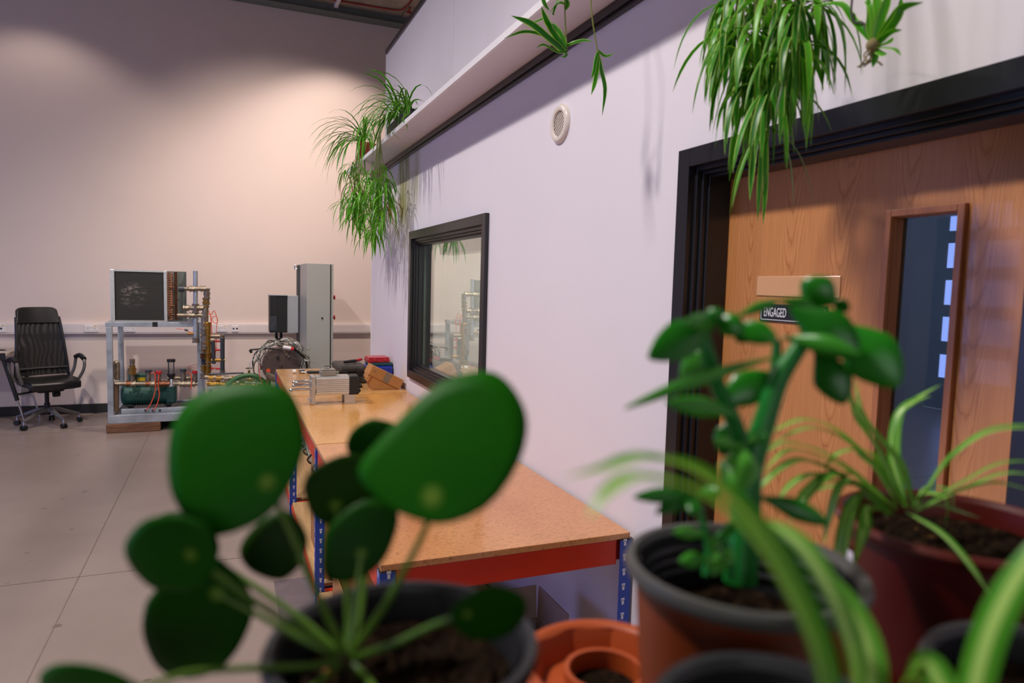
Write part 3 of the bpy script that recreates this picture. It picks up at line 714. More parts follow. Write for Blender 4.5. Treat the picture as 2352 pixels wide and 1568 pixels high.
for xx in (.40, .62):
    bx('stand_leg', (xx, 7.68, 0), (xx+.03, 7.72, .66), M_rail, ds); bx('stand_leg', (xx, 7.93, 0), (xx+.03, 7.97, .66), M_rail, ds)
nest = thing('cable_nest', 'tangle of grey and white cables draped over the brown vessel', 'cables', (.55, 7.75, .97))
R2 = random.Random(5)
for k in range(22):
    a0 = R2.uniform(.2, 2.9); pts = []
    r = R2.uniform(.205, .27); cxx = .53+R2.uniform(-.02, .05); yy = R2.uniform(7.55, 7.8)
    for q in range(7):
        a = a0+(q-3)*R2.uniform(.16, .42); rr = r+R2.uniform(-.02, .035)
        pts.append((cxx+rr*math.cos(a), yy+R2.uniform(-.03, .03), .785+rr*math.sin(a)))
    m_ = [M_greyc, M_cable, mat('white_cable', 'c7c7c4', .5), M_greyc, mat('olive_cable', '5c5f4c', .5)][k % 5]
    tb('cable_loop', smoothpts(pts, 5), R2.choice((.003, .006, .008)), m_, nest, seg=6)
for k in range(7):
    a = R2.uniform(1.9, 3.3); p = V((.53+.2*math.cos(a), 7.6, .785+.2*math.sin(a)))
    tb('thin_white_wire', smoothpts([p, p+V((-.06, -.02, .05+R2.uniform(-.03, .03))), p+V((-.12, -.03, R2.uniform(-.02, .03))), p+V((-.10, -.02, -.07))], 5), .002, mat('white_cable', 'c7c7c4'), nest, seg=5)
bm = newbm(); tube(bm, smoothpts([aY(574, 803, 7.6), aY(590, 802, 7.6), aY(620, 800, 7.6), aY(650, 806, 7.6)], 5), .009, 8); obj('cable_end', bm, M_cable, nest, smooth=True)
bm = newbm(); cyl(bm, aY(574, 803, 7.6), aY(578, 810, 7.6), .014, seg=12); obj('connector', bm, M_cable, nest, smooth=True)
bm = newbm(); cyl(bm, aY(650, 797, 7.5), aY(668, 800, 7.5), .018, seg=12); obj('white_plug', bm, M_white, nest, smooth=True)
bm = newbm(); cyl(bm, aY(668, 800, 7.5), aY(674, 802, 7.5), .019, seg=12); obj('red_plug_ring', bm, M_redcap, nest, smooth=True)
tb('thick_cable', smoothpts([aY(672, 800, 7.55), aY(690, 812, 7.6), aY(703, 830, 7.7), aY(704, 860, 7.8), aY(700, 900, 7.9)], 5), .014, M_cable, nest)

# ---------------- test rig frame
rig = thing('test_rig_frame', 'galvanised square tube frame of the refrigeration test rig by the far wall', 'frame', (-.72, 8.8, .08))
YF0, YF1 = 8.35, 9.25; xl, xr = -1.184, -.25; s5 = .056
for x in (xl, xr-s5):
    for y in (YF0, YF1-s5): bx('frame_post', (x, y, .19), (x+s5, y+s5, 1.145), M_galv, rig, bevel=.003)
for y in (YF0, YF1-s5):
    bx('top_rail', (xl-.006, y-.002, 1.1455), (xr+.006, y+s5+.002, 1.195), M_galv, rig, bevel=.003)
    bx('bottom_rail', (xl+.0, y-.002, .10), (xr, y+s5+.002, .1895), M_galv, rig, bevel=.003)
for x in (xl, xr-s5):
    bx('top_rail', (x, YF0+s5+.003, 1.1455), (x+s5, YF1-s5-.003, 1.195), M_galv, rig, bevel=.003)
    bx('bottom_rail', (x, YF0+s5+.003, .10), (x+s5, YF1-s5-.003, .1895), M_galv, rig, bevel=.003)
bx('black_tape', (-.745, YF0-.0035, 1.1445), (-.693, YF0-.0022, 1.196), M_blackmatt, rig)
bx('base_plate', (xl+s5, YF0+s5+.004, .155), (xr-s5, YF1-s5-.004, .175), M_rail, rig)
bx('support_channel', (-1.07, YF0+.10, .176), (-.33, YF0+.15, .235), M_galv, rig, bevel=.003)
M_tim = M_block
bx('timber_block', (-1.20, 8.33, 0), (-.68, 8.45, .098), M_tim, bevel=.01, label='rough brown timber block under the front left foot of the rig', cat='timber')
bx('timber_block', (-1.20, 9.14, 0), (-.30, 9.26, .098), M_tim, bevel=.01, label='rough brown timber block under the back of the rig', cat='timber')
bx('timber_block', (-.50, 8.33, 0), (-.22, 8.45, .098), M_tim, bevel=.01, label='short timber block under the front right foot of the rig', cat='timber')

# ---------------- finned coil on top
coil = thing('finned_coil', 'finned heat exchanger coil in an aluminium frame on top of the rig', 'heat exchanger', (-.8, 8.6, 1.2))
M_fin = None
def fin_material():
    s = NT('coil_fins'); v = s.coords()
    sep = s.n('ShaderNodeSeparateXYZ', i_Vector=s.n('ShaderNodeNewGeometry').outputs['Position'])
    st = s.math('SINE', s.math('MULTIPLY', sep.outputs[2], 310.0))
    c = s.mix(s.math('MULTIPLY_ADD', st, .16, .3, clamp=True), lin('1e1d1c'), lin('37352f'))
    sc = s.noise(s.coords((5, 5, 9)), 2.4, 5, .7)
    c = s.mix(s.ramp(sc, [(.66, (0, 0, 0)), (.74, (.5, .5, .5))]), c, lin('8d857f'))
    dv_ = s.n('ShaderNodeVectorMath', operation='DISTANCE', i_0=s.n('ShaderNodeNewGeometry').outputs['Position'], i_1=(-.93, 8.36, 1.49)).outputs['Value']
    sc2 = s.noise(s.coords((9, 9, 22)), 2.2, 5, .7); near = s.math('SUBTRACT', 1.0, s.math('MULTIPLY', dv_, 6.5), clamp=True)
    c = s.mix(s.math('MULTIPLY', s.math('MULTIPLY_ADD', sc2, 7.0, -3.5, clamp=True), near, clamp=True), c, lin('a89c94'))
    s.l(c, s.b.inputs['Base Color']); s.b.inputs['Roughness'].default_value = .5; s.bump(st, .1, .002); return s.m
M_fin = fin_material()
bx('fin_block', (-1.095, 8.36, 1.215), (-.63, 8.60, 1.735), M_fin, coil)
bx('coil_channel', (-1.135, 8.345, 1.1955), (-1.096, 8.61, 1.752), M_alu, coil, bevel=.002)
bx('coil_channel', (-.629, 8.345, 1.1955), (-.598, 8.61, 1.752), M_alu, coil, bevel=.002)
bx('edge_strip', (-1.095, 8.350, 1.7355), (-.63, 8.61, 1.752), M_alu, coil); bx('edge_strip', (-1.095, 8.350, 1.1975), (-.63, 8.61, 1.2145), M_alu, coil)
for k in range(27):
    z = 1.225+k*.0188
    bx('notch', (-1.0955, 8.3485, z), (-1.086, 8.3595, z+.008), M_cable, coil)
bx('end_sheet', (-.597, 8.56, 1.1965), (-.425, 8.62, 1.752), mat('dull_sheet_metal', '6f7470', .5, .4), coil)
bx('end_lip', (-.4245, 8.50, 1.1965), (-.418, 8.62, 1.752), M_rail, coil)
for k in range(20):
    z = 1.222+k*.0258
    tb('return_bend', smoothpts([(-.597, 8.45, z), (-.575, 8.45, z), (-.555, 8.45, z+.003), (-.545, 8.45, z+.009), (-.555, 8.45, z+.015), (-.575, 8.45, z+.018), (-.597, 8.45, z+.018)], 3), .0055, M_copper, coil, seg=6)
tb('copper_header', [(-.515, 8.42, 1.215), (-.515, 8.42, 1.745)], .014, M_copper, coil, seg=12)
for z in (1.275, 1.37, 1.575): tb('header_stub', [(-.515, 8.42, z), (-.575, 8.44, z)], .006, M_copper, coil, seg=6)

# ---------------- rig pipework
pw = thing('pipework', 'tall assembly of steel pipes, brass valves and elbows right of the coil', 'pipework', (-.25, 8.4, .2))
YP = 8.30
def P_(px, py, y=YP): return aY(px, py, y)
def pipe(name, pts, r=.013, m=None, n=0, seg=10, y=YP, parent=None):
    r = r*(1.75 if .011 <= r < .03 else 1.25)
    q = [P_(a, b, y) for a, b in pts]
    return tb(name, smoothpts(q, n) if n else q, r, m or M_pipe, parent or pw, seg=seg)
def fitting(px, py, L=.05, r=.021, ax='z', m=None, y=YP, parent=None):
    r *= 1.5; c = P_(px, py, y); d = {'z': V((0, 0, 1)), 'x': V((1, 0, 0)), 'y': V((0, 1, 0))}[ax]
    bm = newbm(); tube(bm, [c-d*L/2, c-d*L*.25, c-d*.24*L, c+d*.24*L, c+d*.25*L, c+d*L/2], [r, r, r*.8, r*.8, r, r], 8); return obj('fitting', bm, m or M_pipe, parent or pw, smooth=True)
pipe('upright_tube', [(449, 622), (449, 784)], .014, M_galv, y=8.31)
pipe('pipe', [(411, 663), (474, 663)], .014); pipe('pipe', [(424, 707), (472, 707)], .015); pipe('pipe', [(407, 724), (468, 724)], .014); pipe('pipe', [(410, 663), (424, 663)], .02, M_rail)
pipe('pipe', [(475, 662), (475, 700)], .016); pipe('riser_pipe', [(472, 700), (471, 800)], .018); pipe('riser_pipe', [(477, 740), (477, 870)], .019, M_brass); pipe('riser_pipe', [(466, 720), (468, 870)], .013, M_pipe)
for x, y, ax, m in ((442, 663, 'x', M_pipe), (467, 663, 'x', M_pipe), (475, 668, 'z', M_pipe), (475, 680, 'z', M_pipe), (427, 707, 'x', M_pipe), (449, 703, 'z', M_pipe), (449, 713, 'z', M_pipe), (441, 724, 'x', M_pipe), (473, 690, 'z', M_brass), (473, 700, 'z', M_brass), (471, 723, 'z', M_pipe), (471, 736, 'z', M_pipe), (471, 752, 'z', M_brass), (471, 764, 'z', M_pipe), (470, 792, 'z', M_brass), (470, 800, 'z', M_brass), (478, 775, 'z', M_brass), (478, 815, 'z', M_brass), (478, 835, 'z', M_pipe), (478, 855, 'z', M_brass), (461, 707, 'x', M_pipe), (449, 781, 'z', M_pipe), (470, 830, 'z', M_cable)):
    fitting(x, y, .055, .024, ax, m)
R5 = random.Random(9)
for k in range(14):
    fitting(464+R5.random()*18, 742+k*9.4, R5.uniform(.03, .06), R5.uniform(.013, .020), R5.choice('zzx'), R5.choice([M_brass, M_pipe, M_copper, M_pipe, M_rail]), y=YP+R5.uniform(-.04, .03))
bm = newbm(); tube(bm, [P_(473, 697), P_(483, 697)], .009, 8); obj('valve_spindle', bm, M_brass, pw, smooth=True)
pipe('pipe', [(480, 772), (508, 772)], .013); fitting(510, 773, .04, .02, 'z'); pipe('pipe', [(511, 775), (511, 855)], .014, M_rail); fitting(511, 855, .04, .02)
pipe('pipe', [(478, 781), (492, 781)], .015); pipe('pipe', [(489, 781), (491, 835)], .013, M_rail); pipe('brass_pipe', [(485, 827), (516, 827)], .012, M_brass)
bm = newbm(); tube(bm, [P_(514, 827), P_(518, 827)], .008, 8); obj('pipe_tip', bm, M_chrome, pw, smooth=True)
for x, y in ((500, 783), (500, 803), (486, 845), (501, 846)):
    bm = newbm(); c = P_(x, y); tube(bm, [c+V((-.03, 0, 0)), c+V((.025, 0, -.004)), c+V((.03, 0, .0))], [.012, .009, .005], 8); obj('lever_handle', bm, M_redcap, pw, smooth=True)
pipe('capillary', [(478, 712), (485, 722), (492, 713), (499, 735), (497, 755), (496, 800), (492, 830)], .003, M_orangew, 5, 5)
pipe('capillary', [(492, 741), (487, 735), (489, 727), (496, 727), (500, 735), (497, 742), (491, 741)], .003, M_orangew, 5, 5)
pipe('capillary', [(478, 720), (484, 726), (486, 760), (488, 800), (483, 830), (486, 850)], .004, M_orangew, 5, 5)
pipe('probe', [(405, 754), (424, 757), (440, 764)], .003, M_orangew, 4, 5); pipe('probe_body', [(430, 766), (446, 766)], .009, M_brass); pipe('probe_body', [(424, 757), (432, 759)], .008, M_cable)
# low horizontal manifold to the right
lm = thing('manifold', 'low manifold of steel pipes and brass valves on a small stand beside the bench', 'pipework', (.1, 8.1, 0))
YM = 8.05
pipe('pipe', [(470, 866), (600, 872)], .014, M_pipe, parent=lm, y=YM); pipe('pipe', [(475, 880), (610, 888)], .014, M_brass, parent=lm, y=YM)
pipe('flat_rail', [(480, 859), (560, 856)], .008, M_rail, parent=lm, y=YM)
for x in (485, 502, 520, 538, 556, 574, 592): fitting(x, 867+(x-485)*.05, .05, .022, 'x', M_brass if x % 4 else M_pipe, y=YM, parent=lm)
for x in (490, 515, 545, 570, 598): fitting(x, 881+(x-485)*.06, .06, .025, 'x', M_brass, y=YM, parent=lm)
pipe('valve_stem', [(572, 868), (572, 850)], .010, M_brass, parent=lm, y=YM)
bm = newbm(); c = P_(572, 847, YM); lathe(bm, [(.02, 0), (.034, .002), (.034, .012), (.02, .014)], c, 12, close=True); obj('hand_wheel', bm, mat('rusty_wheel', '5a4636', .7), lm, smooth=True)
bm = newbm(); box(bm, c+V((-.034, -.004, .003)), c+V((.034, .004, .010))); obj('wheel_spoke', bm, mat('rusty_wheel', '5a4636'), lm)
pipe('red_tipped_pipe', [(612, 858), (632, 868)], .016, M_pipe, parent=lm, y=7.4)
M_hose = mat('green_hose', '2c5a2e', .5)
pipe('hose', [(520, 885), (545, 868), (575, 862), (600, 872), (620, 895)], .016, M_hose, 6, parent=lm, y=7.95)
pipe('thin_wire', [(598, 838), (596, 860), (602, 880), (606, 895)], .003, M_orangew, 5, 5, y=7.6, parent=lm)
pipe('thin_wire', [(610, 893), (618, 870), (630, 862)], .004, M_redcap, 5, 5, y=7.6, parent=lm)
a, b = P_(476, 890, YM), P_(620, 893, YM)
bx('stand_top', (a.x, 7.95, .50), (b.x-.02, 8.22, .52), M_galv, lm)
for x in (a.x+.02, b.x-.08):
    for y in (7.98, 8.16): bx('stand_leg', (x, y, 0), (x+.035, y+.035, .499), M_galv, lm)
for k, x in enumerate((a.x+.1, a.x+.35, a.x+.58)):
    bm = newbm(); cyl(bm, (x, 8.08, .521), (x, 8.08, .575), .03, seg=14); obj('pipe_saddle', bm, M_brass, lm, smooth=True)

# ---------------- compressor in the frame
cp = thing('compressor', 'dark green semi hermetic compressor inside the lower rig frame', 'compressor', (-.8, 8.66, .17))
YC = 8.68
bm = newbm(); lathe(bm, [(.001, 0), (.09, 0), (.118, .02), (.122, .05), (.122, .48), (.112, .52), (.001, .52)], (-1.09, YC, .365), 32, (1, 0, 0)); obj('motor_barrel', bm, M_dgreen, cp, smooth=True)
for k in range(9):
    x = -.985+k*.024
    bm = newbm(); lathe(bm, [(.120, 0), (.131, 0), (.131, .009), (.120, .009)], (x, YC, .365), 28, (1, 0, 0), close=True); obj('cooling_rib', bm, M_dgreen, cp)
bx('cylinder_head', (-1.01, 8.58, .485), (-.83, 8.76, .60), M_dgreen, cp, bevel=.008)
bx('head_block', (-1.055, 8.60, .44), (-.62, 8.76, .50), M_dgreen, cp, bevel=.01)
bx('yellow_label', (-.925, 8.5775, .525), (-.845, 8.5795, .565), mat('yellow_label', 'd9b312', .5), cp)
bx('end_bell', (-.64, 8.56, .26), (-.535, 8.80, .49), M_dgreen, cp, bevel=.02)
for x in (-1.04, -.66):
    bx('mounting_foot', (x, 8.56, .2405), (x+.08, 8.80, .262), M_blackmatt, cp, bevel=.004)
    bx('rubber_mount', (x+.02, 8.6, .1765), (x+.06, 8.76, .24), M_soft, cp, bevel=.004)
cpp = thing('suction_line', 'tarnished suction pipe with fittings running across the front of the compressor', 'pipework', (-.8, 8.42, .5))
YS = 8.44
pipe('pipe', [(258, 881), (455, 881)], .013, M_pipe, parent=cpp, y=YS); pipe('pipe', [(385, 868), (455, 868)], .013, M_pipe, parent=cpp, y=YS+.03)
for x in (296, 306, 340, 350, 372, 384, 418, 430, 442): fitting(x, 881, .05, .026, 'x', M_pipe if x % 4 else M_copper, y=YS, parent=cpp)
pipe('riser', [(304, 881), (304, 824)], .014, M_pipe, parent=cpp, y=YS); fitting(304, 853, .06, .028, 'z', M_brass, y=YS, parent=cpp); fitting(304, 843, .03, .023, 'z', M_brass, y=YS, parent=cpp); fitting(304, 829, .025, .02, 'z', M_pipe, y=YS, parent=cpp)
for x, y0, c_ in ((341, 850, M_rail), (364, 853, M_redcap), (421, 848, M_rail), (448, 852, M_redcap)):
    pipe('valve_body', [(x, 876), (x, y0+6)], .015, M_pipe, parent=cpp, y=YS); pipe('valve_cap', [(x, y0+5), (x, y0-1)], .019, c_, parent=cpp, y=YS)
pipe('valve_body', [(262, 870), (260, 835)], .014, M_pipe, parent=cpp, y=YS); pipe('elbow', [(262, 836), (268, 832), (270, 840), (270, 872)], .014, M_pipe, 4, parent=cpp, y=YS)
pipe('receiver_tube', [(264, 945), (264, 885)], .032, mat('brown_receiver', '7a6450', .4, .4), parent=cpp, y=8.47, seg=16)
pipe('tension_wire', [(346, 857), (355, 858), (357, 880), (356, 900), (347, 925), (336, 942)], .005, M_orangew, 5, 6, parent=cpp, y=YS-.04)
pipe('tension_wire', [(365, 860), (363, 885), (366, 905), (361, 928), (352, 942)], .005, M_orangew, 5, 6, parent=cpp, y=YS-.04)
pipe('tension_wire', [(428, 855), (437, 858), (440, 875), (438, 893)], .005, M_orangew, 5, 6, parent=cpp, y=YS-.04)
for x in (334, 351, 367):
    bm = newbm(); c = P_(x, 943, YS-.03); cyl(bm, c, c+V((0, .02, 0)), .011, seg=12); obj('grommet', bm, M_cable, cpp, smooth=True)
fl_ = thing('filter_funnel', 'clear cylinder with black cap and funnel standing on the suction pipe', 'sight glass', aY(393, 870, YS))
c = P_(393, 826, YS); 
bm = newbm(); lathe(bm, [(.001, 0), (.043, 0), (.043, -.032), (.001, -.032)], c+V((0, 0, .008)), 20); obj('black_cap', bm, M_blackmatt, fl_, smooth=True)
bm = newbm(); lathe(bm, [(.034, 0), (.034, -.128)], c+V((0, 0, -.025)), 20); obj('clear_cylinder', bm, glass_material('clear_plastic', (.93, .95, .95, 1), .02), fl_, smooth=True)
for k in range(4):
    a = PI/4+k*PI/2; bm = newbm(); cyl(bm, c+V((.038*math.cos(a), .038*math.sin(a), -.025)), c+V((.038*math.cos(a), .038*math.sin(a), -.155)), .004, seg=6); obj('tie_rod', bm, M_blackmatt, fl_)
bm = newbm(); lathe(bm, [(.001, 0), (.042, 0), (.042, -.018), (.016, -.06), (.001, -.06)], c+V((0, 0, -.154)), 20); obj('black_funnel', bm, M_blackmatt, fl_, smooth=True)
bm = newbm(); lathe(bm, [(.014, 0), (.02, -.02), (.036, -.07), (.036, -.085), (.001, -.085)], c+V((0, 0, -.212)), 20); obj('steel_base', bm, M_alu, fl_, smooth=True)
for k in range(3):
    tag(tb('sensor_wire', smoothpts([P_(430, 842+k*3, 8.9), P_(445, 838+k*5, 8.8), P_(462, 832+k*3, 8.6)], 5), .003, M_orangew, seg=5), ['upper thin red sensor wire behind the right rig post', 'middle thin red sensor wire behind the right rig post', 'lower thin red sensor wire behind the right rig post'][k], 'wire')

# ---------------- office chair
ch = thing('office_chair', 'black high backed mesh office chair on a grey five star base', 'chair', (-1.86, 8.98, 0), math.radians(30))
CW = wm(ch)
def L(x, y, z): return CW @ V((x, y, z))           # chair space: -Y is forward
def lbox(bm, a, b, M=Matrix.Identity(4)): return box(bm, a, b, CW @ M)
M_leather = mat('black_leather', '1a191a', .33, var=.1, bump=.08, bscale=90)
M_chgrey = mat('grey_painted_metal', '6d6a68', .4, .3)
def sheet(bm, fn, nu, nv, th):
    """closed curved slab from fn(u,v)->(point, normal)"""
    F = [[None]*(nv+1) for _ in range(nu+1)]; B = [[None]*(nv+1) for _ in range(nu+1)]
    for i in range(nu+1):
        for j in range(nv+1):
            p, n_ = fn(i/nu, j/nv); F[i][j] = bm.verts.new(p); B[i][j] = bm.verts.new(p-n_*th)
    for i in range(nu):
        for j in range(nv):
            bm.faces.new((F[i][j], F[i+1][j], F[i+1][j+1], F[i][j+1])); bm.faces.new((B[i][j], B[i][j+1], B[i+1][j+1], B[i+1][j]))
    for i in range(nu):
        bm.faces.new((F[i][0], B[i][0], B[i+1][0], F[i+1][0])); bm.faces.new((F[i][nv], F[i+1][nv], B[i+1][nv], B[i][nv]))
    for j in range(nv):
        bm.faces.new((F[0][j], F[0][j+1], B[0][j+1], B[0][j])); bm.faces.new((F[nu][j], B[nu][j], B[nu][j+1], F[nu][j+1]))
def back_y(z): return .13+(z-.52)*.16-.035*math.sin((z-.52)*PI/.8)
def back_w(z): return .262-.062*((z-.52)/.78)
def bp(u, z):
    x = (u-.5)*2*back_w(z); return L(x, back_y(z)-.03*(1-(2*u-1)**2)*0+.035*0-.04*abs(2*u-1)**2+.02, z)
nrm = (CW.to_3x3() @ V((0, -1, .15))).normalized()
bm = newbm(); sheet(bm, lambda u, v: (bp(.03+.94*u, .55+v*.59), nrm), 10, 14, .006)
def meshcloth():
    s = NT('chair_mesh_fabric')
    f = s.n('ShaderNodeTexWave', i_Vector=s.coords((1, 1, .9)), i_Scale=7.0, i_Distortion=14.0, i_Detail=1.0); f.inputs['Detail Scale'].default_value = .5
    a = s.math('MULTIPLY_ADD', f.outputs[1], -.30, .97, clamp=True)
    s.b.inputs['Base Color'].default_value = lin('121213'); s.b.inputs['Roughness'].default_value = .8
    s.l(a, s.b.inputs['Alpha']); return s.m
obj('mesh_back', bm, meshcloth(), ch, smooth=True)
for s_ in (0, 1):
    tb('back_frame', smoothpts([bp(s_, .52), bp(s_, .7), bp(s_, .9), bp(s_, 1.1), bp(s_, 1.2)], 4), .016, M_blackmatt, ch)
tb('lumbar_bar', [bp(.0, .63), bp(.5, .63), bp(1, .63)], .018, M_blackmatt, ch)
def headfn(u, v):
    z = 1.125+v*.185; ww = 1-.0*v; e = (abs(2*u-1)**6)*(v**2)*.0
    p = bp(u*1.0, min(z, 1.31)); p.z = z-(abs(2*u-1)**8)*.03*v; return p+nrm*.022, nrm
bm = newbm(); sheet(bm, headfn, 14, 6, .05); obj('headrest', bm, M_leather, ch, smooth=True, bevel=.012)
def seatfn(u, v):
    x = (u-.5)*.52*(1-.12*abs(v-.5)); y = -.30+v*.46; z = .525+.012*math.sin(u*PI)-.03*(max(0, .3-v)/.3)**2+.018*abs(2*u-1)**2
    return L(x, y, z), V((0, 0, 1))
bm = newbm(); sheet(bm, seatfn, 12, 10, .085); obj('seat', bm, M_leather, ch, smooth=True, bevel=.02)
for s_ in (-1, 1):
    tb('armrest', smoothpts([L(s_*.27, .10, .50), L(s_*.315, .09, .62), L(s_*.325, .06, .735), L(s_*.325, -.05, .755), L(s_*.325, -.16, .725), L(s_*.315, -.17, .62), L(s_*.27, -.13, .50)], 5), .017, M_chgrey, ch, seg=8)
    tb('arm_pad', smoothpts([L(s_*.325, .07, .745), L(s_*.325, -.05, .770), L(s_*.325, -.165, .735)], 5), .026, M_blackmatt, ch, seg=8)
bm = newbm(); lbox(bm, (-.13, -.15, .385), (.13, .12, .44)); obj('tilt_mechanism', bm, M_blackmatt, ch, bevel=.02)
tb('tilt_lever', [L(.12, -.05, .40), L(.26, -.05, .405), L(.30, -.05, .405)], [.010, .012, .005], M_blackmatt, ch)
tb('height_lever', [L(-.12, -.05, .40), L(-.28, -.05, .385), L(-.31, -.05, .38)], [.010, .012, .018], M_blackmatt, ch)
bm = newbm(); cyl(bm, L(.03, -.10, .36), L(.09, -.10, .36), .035, seg=16); obj('tension_knob', bm, M_blackmatt, ch, smooth=True)
tb('gas_lift', [L(0, 0, .12), L(0, 0, .25), L(0, 0, .2501), L(0, 0, .40)], [.03, .03, .022, .022], M_blackmatt, ch, seg=16)
for k in range(5):
    a = math.radians(-72+72*k-8); d = V((math.cos(a), math.sin(a), 0)); tip = d*.31
    bm = newbm(); pts = [V((0, 0, .175)), d*.10+V((0, 0, .17)), d*.22+V((0, 0, .125)), tip+V((0, 0, .095))]
    tube(bm, [L(*p) for p in pts], [.03, .026, .02, .014], 8); obj('base_arm', bm, M_chgrey, ch, smooth=True)
    n2 = V((-d.y, d.x, 0)); w_ = None
    bm = newbm()
    for e in (-1, 1): cyl(bm, L(*(tip+n2*e*.008+V((0, 0, .028)))), L(*(tip+n2*e*.026+V((0, 0, .028)))), .0275, seg=16)
    cs = obj('caster', bm, M_blackmatt, ch, smooth=True)
    tb('caster_stem', [L(*(tip+V((0, 0, .03)))), L(*(tip+V((0, 0, .10))))], .008, M_chrome, cs)

# ---------------- desk at the left edge
dk = thing('desk', 'pale topped desk with slanted black and chrome legs at the left edge', 'desk', (-3.0, 9.1, 0))
bx('desk_top', (-3.9, 8.88, .795), (-2.19, 9.58, .823), mat('desk_laminate', 'c2b3a8', .4), dk, bevel=.002)
bx('edge_rail', (-3.9, 8.865, .745), (-2.205, 8.8795, .826), M_blackmatt, dk, bevel=.004)
for x, s_ in ((-2.24, 1), (-3.86, -1)):
    for y in (8.90, 9.50):
        m0 = V((x, y, .794)); m2 = V((x+s_*.20, y, .0)); m1 = m0.lerp(m2, .62)
        l_ = tb('leg', [m0, m1], .021, M_blackmatt, dk, seg=10); tb('chrome_foot', [m1, m2+V((0, 0, .002))], .011, M_chrome, l_, seg=10)
bm = newbm(); lathe(bm, [(.001, 0), (.04, 0), (.042, .006), (.02, .012), (.001, .013)], (-2.32, 9.2, .8235), 20); tag(obj('coaster', bm, M_blackmatt, smooth=True), 'flat black round coaster lying on the desk top by the chair', 'coaster')
pp = aY(63, 915, YF-.012)
bx('paper_notice', (pp.x-.075, YF-.014, .24), (pp.x+.06, YF-.008, .42), mat('paper_white', 'b9ae9f', .8, var=.12, scale=60), label='pale sheet of printed paper on the far wall behind the chair base', cat='paper')
bx('floor_socket_cover', (pp.x-.06, YF-.018, .43), (pp.x+.07, YF-.0005, .50), mat('paper_white', 'b9ae9f'), label='small beige box on the wall just above the paper sheet', cat='box')
#@@PLANTS
# ================================================================== PLANTS
def leaf_material(name, c1, c2, pale=None, edge=.6, trans=.35, rough=.35, centre=False, spot=False, spec=.35):
    s = NT(name)
    uv = s.n('ShaderNodeTexCoord').outputs['UV']; sep = s.n('ShaderNodeSeparateXYZ', i_Vector=uv)
    f = s.noise(s.coords(), 18, 3)
    rnd = s.n('ShaderNodeObjectInfo').outputs['Random']
    f = s.math('ADD', s.math('MULTIPLY', f, .5), s.math('MULTIPLY', rnd, .5))
    c = s.ramp(f, [(.25, lin(c1)), (.75, lin(c2))])
    if pale:
        d = s.math('MULTIPLY', s.math('ABSOLUTE', s.math('SUBTRACT', sep.outputs[0], .5)), 2.0)
        k = s.math('MULTIPLY', s.math('SUBTRACT', edge, d) if centre else s.math('SUBTRACT', d, edge), 8.0, clamp=True)
        c = s.mix(k, c, lin(pale))
    if spot:
        d = s.n('ShaderNodeVectorMath', operation='LENGTH', i_0=uv).outputs['Value']
        k = s.ramp(d, [(.03, (1, 1, 1)), (.14, (0, 0, 0))])
        c = s.mix(k, c, lin('7aa03a'))
    s.l(c, s.b.inputs['Base Color']); s.b.inputs['Roughness'].default_value = rough
    s.b.inputs['Specular IOR Level'].default_value = spec
    t = s.n('ShaderNodeBsdfTranslucent'); s.l(s.mix(1.0, c, lin('d8f08a'), 'MULTIPLY'), t.inputs[0])
    m = s.n('ShaderNodeMixShader', i_0=trans); s.l(s.b.outputs[0], m.inputs[1]); s.l(t.outputs[0], m.inputs[2]); s.l(m.outputs[0], s.out.inputs[0])
    return s.m
M_spider = leaf_material('spider_leaf_margined', '1c6a0e', '3f9420', 'b4d468', .70)
M_spider2 = leaf_material('spider_leaf_green', '3f9418', '6cba34', 'a8d450', .76)
M_spiderc = leaf_material('spider_leaf_soft', '4a9426', '7fbb48', 'b2d876', .40, centre=True)
M_dryleaf = leaf_material('dry_leaf', '8a6a34', 'a58a4a')
M_pilea = leaf_material('pilea_leaf', '164c00', '1a6c02', None, trans=.35, rough=.5, spot=True, spec=.15)
M_pilea2 = leaf_material('pilea_leaf_old', '1b3f02', '285404', None, trans=.3, rough=.5, spot=True, spec=.2)
M_petiole = leaf_material('petiole', '4c7022', '658a30', trans=.2)
M_jade = leaf_material('jade_leaf', '0d560a', '258a18', None, trans=.18, rough=.3, spec=.5)
M_jadel = leaf_material('jade_leaf_pale', '3a9426', '5aae38', None, trans=.28, rough=.32, spec=.5)
M_jstem = leaf_material('jade_stem', '146a20', '228032', trans=.08)
M_stolon = leaf_material('stolon', '6d7d3a', '8d9450', trans=.1)
M_root = mat('aerial_root', '7d6f46', .8)
M_terra = mat('brown_plastic_pot', '7d3410', .42, var=.1, scale=5)
M_orangepot = mat('orange_terracotta', 'a8481a', .5, var=.08, scale=6)
M_maroon = mat('maroon_plastic_pot', '4f0f07', .38, var=.12, scale=5)
M_potblack = mat('black_pot_plastic', '26262a', .4, var=.1)
M_potgrey = mat('grey_black_rim', '4b4a48', .45, var=.08)
def soil_material():
    s = NT('potting_soil'); v = s.coords(); f = s.noise(v, 110, 5, .7)
    c = s.ramp(f, [(.3, lin('0b0806')), (.55, lin('22170f')), (.75, lin('3f2e1e'))])
    k = s.ramp(s.noise(v, 45, 2), [(.70, (0, 0, 0)), (.74, (1, 1, 1))]); c = s.mix(k, c, lin('8a6234'))
    s.l(c, s.b.inputs['Base Color']); s.b.inputs['Roughness'].default_value = 1.0; s.b.inputs['Specular IOR Level'].default_value = .05; s.bump(f, .9, .006); return s.m
M_soil = soil_material()

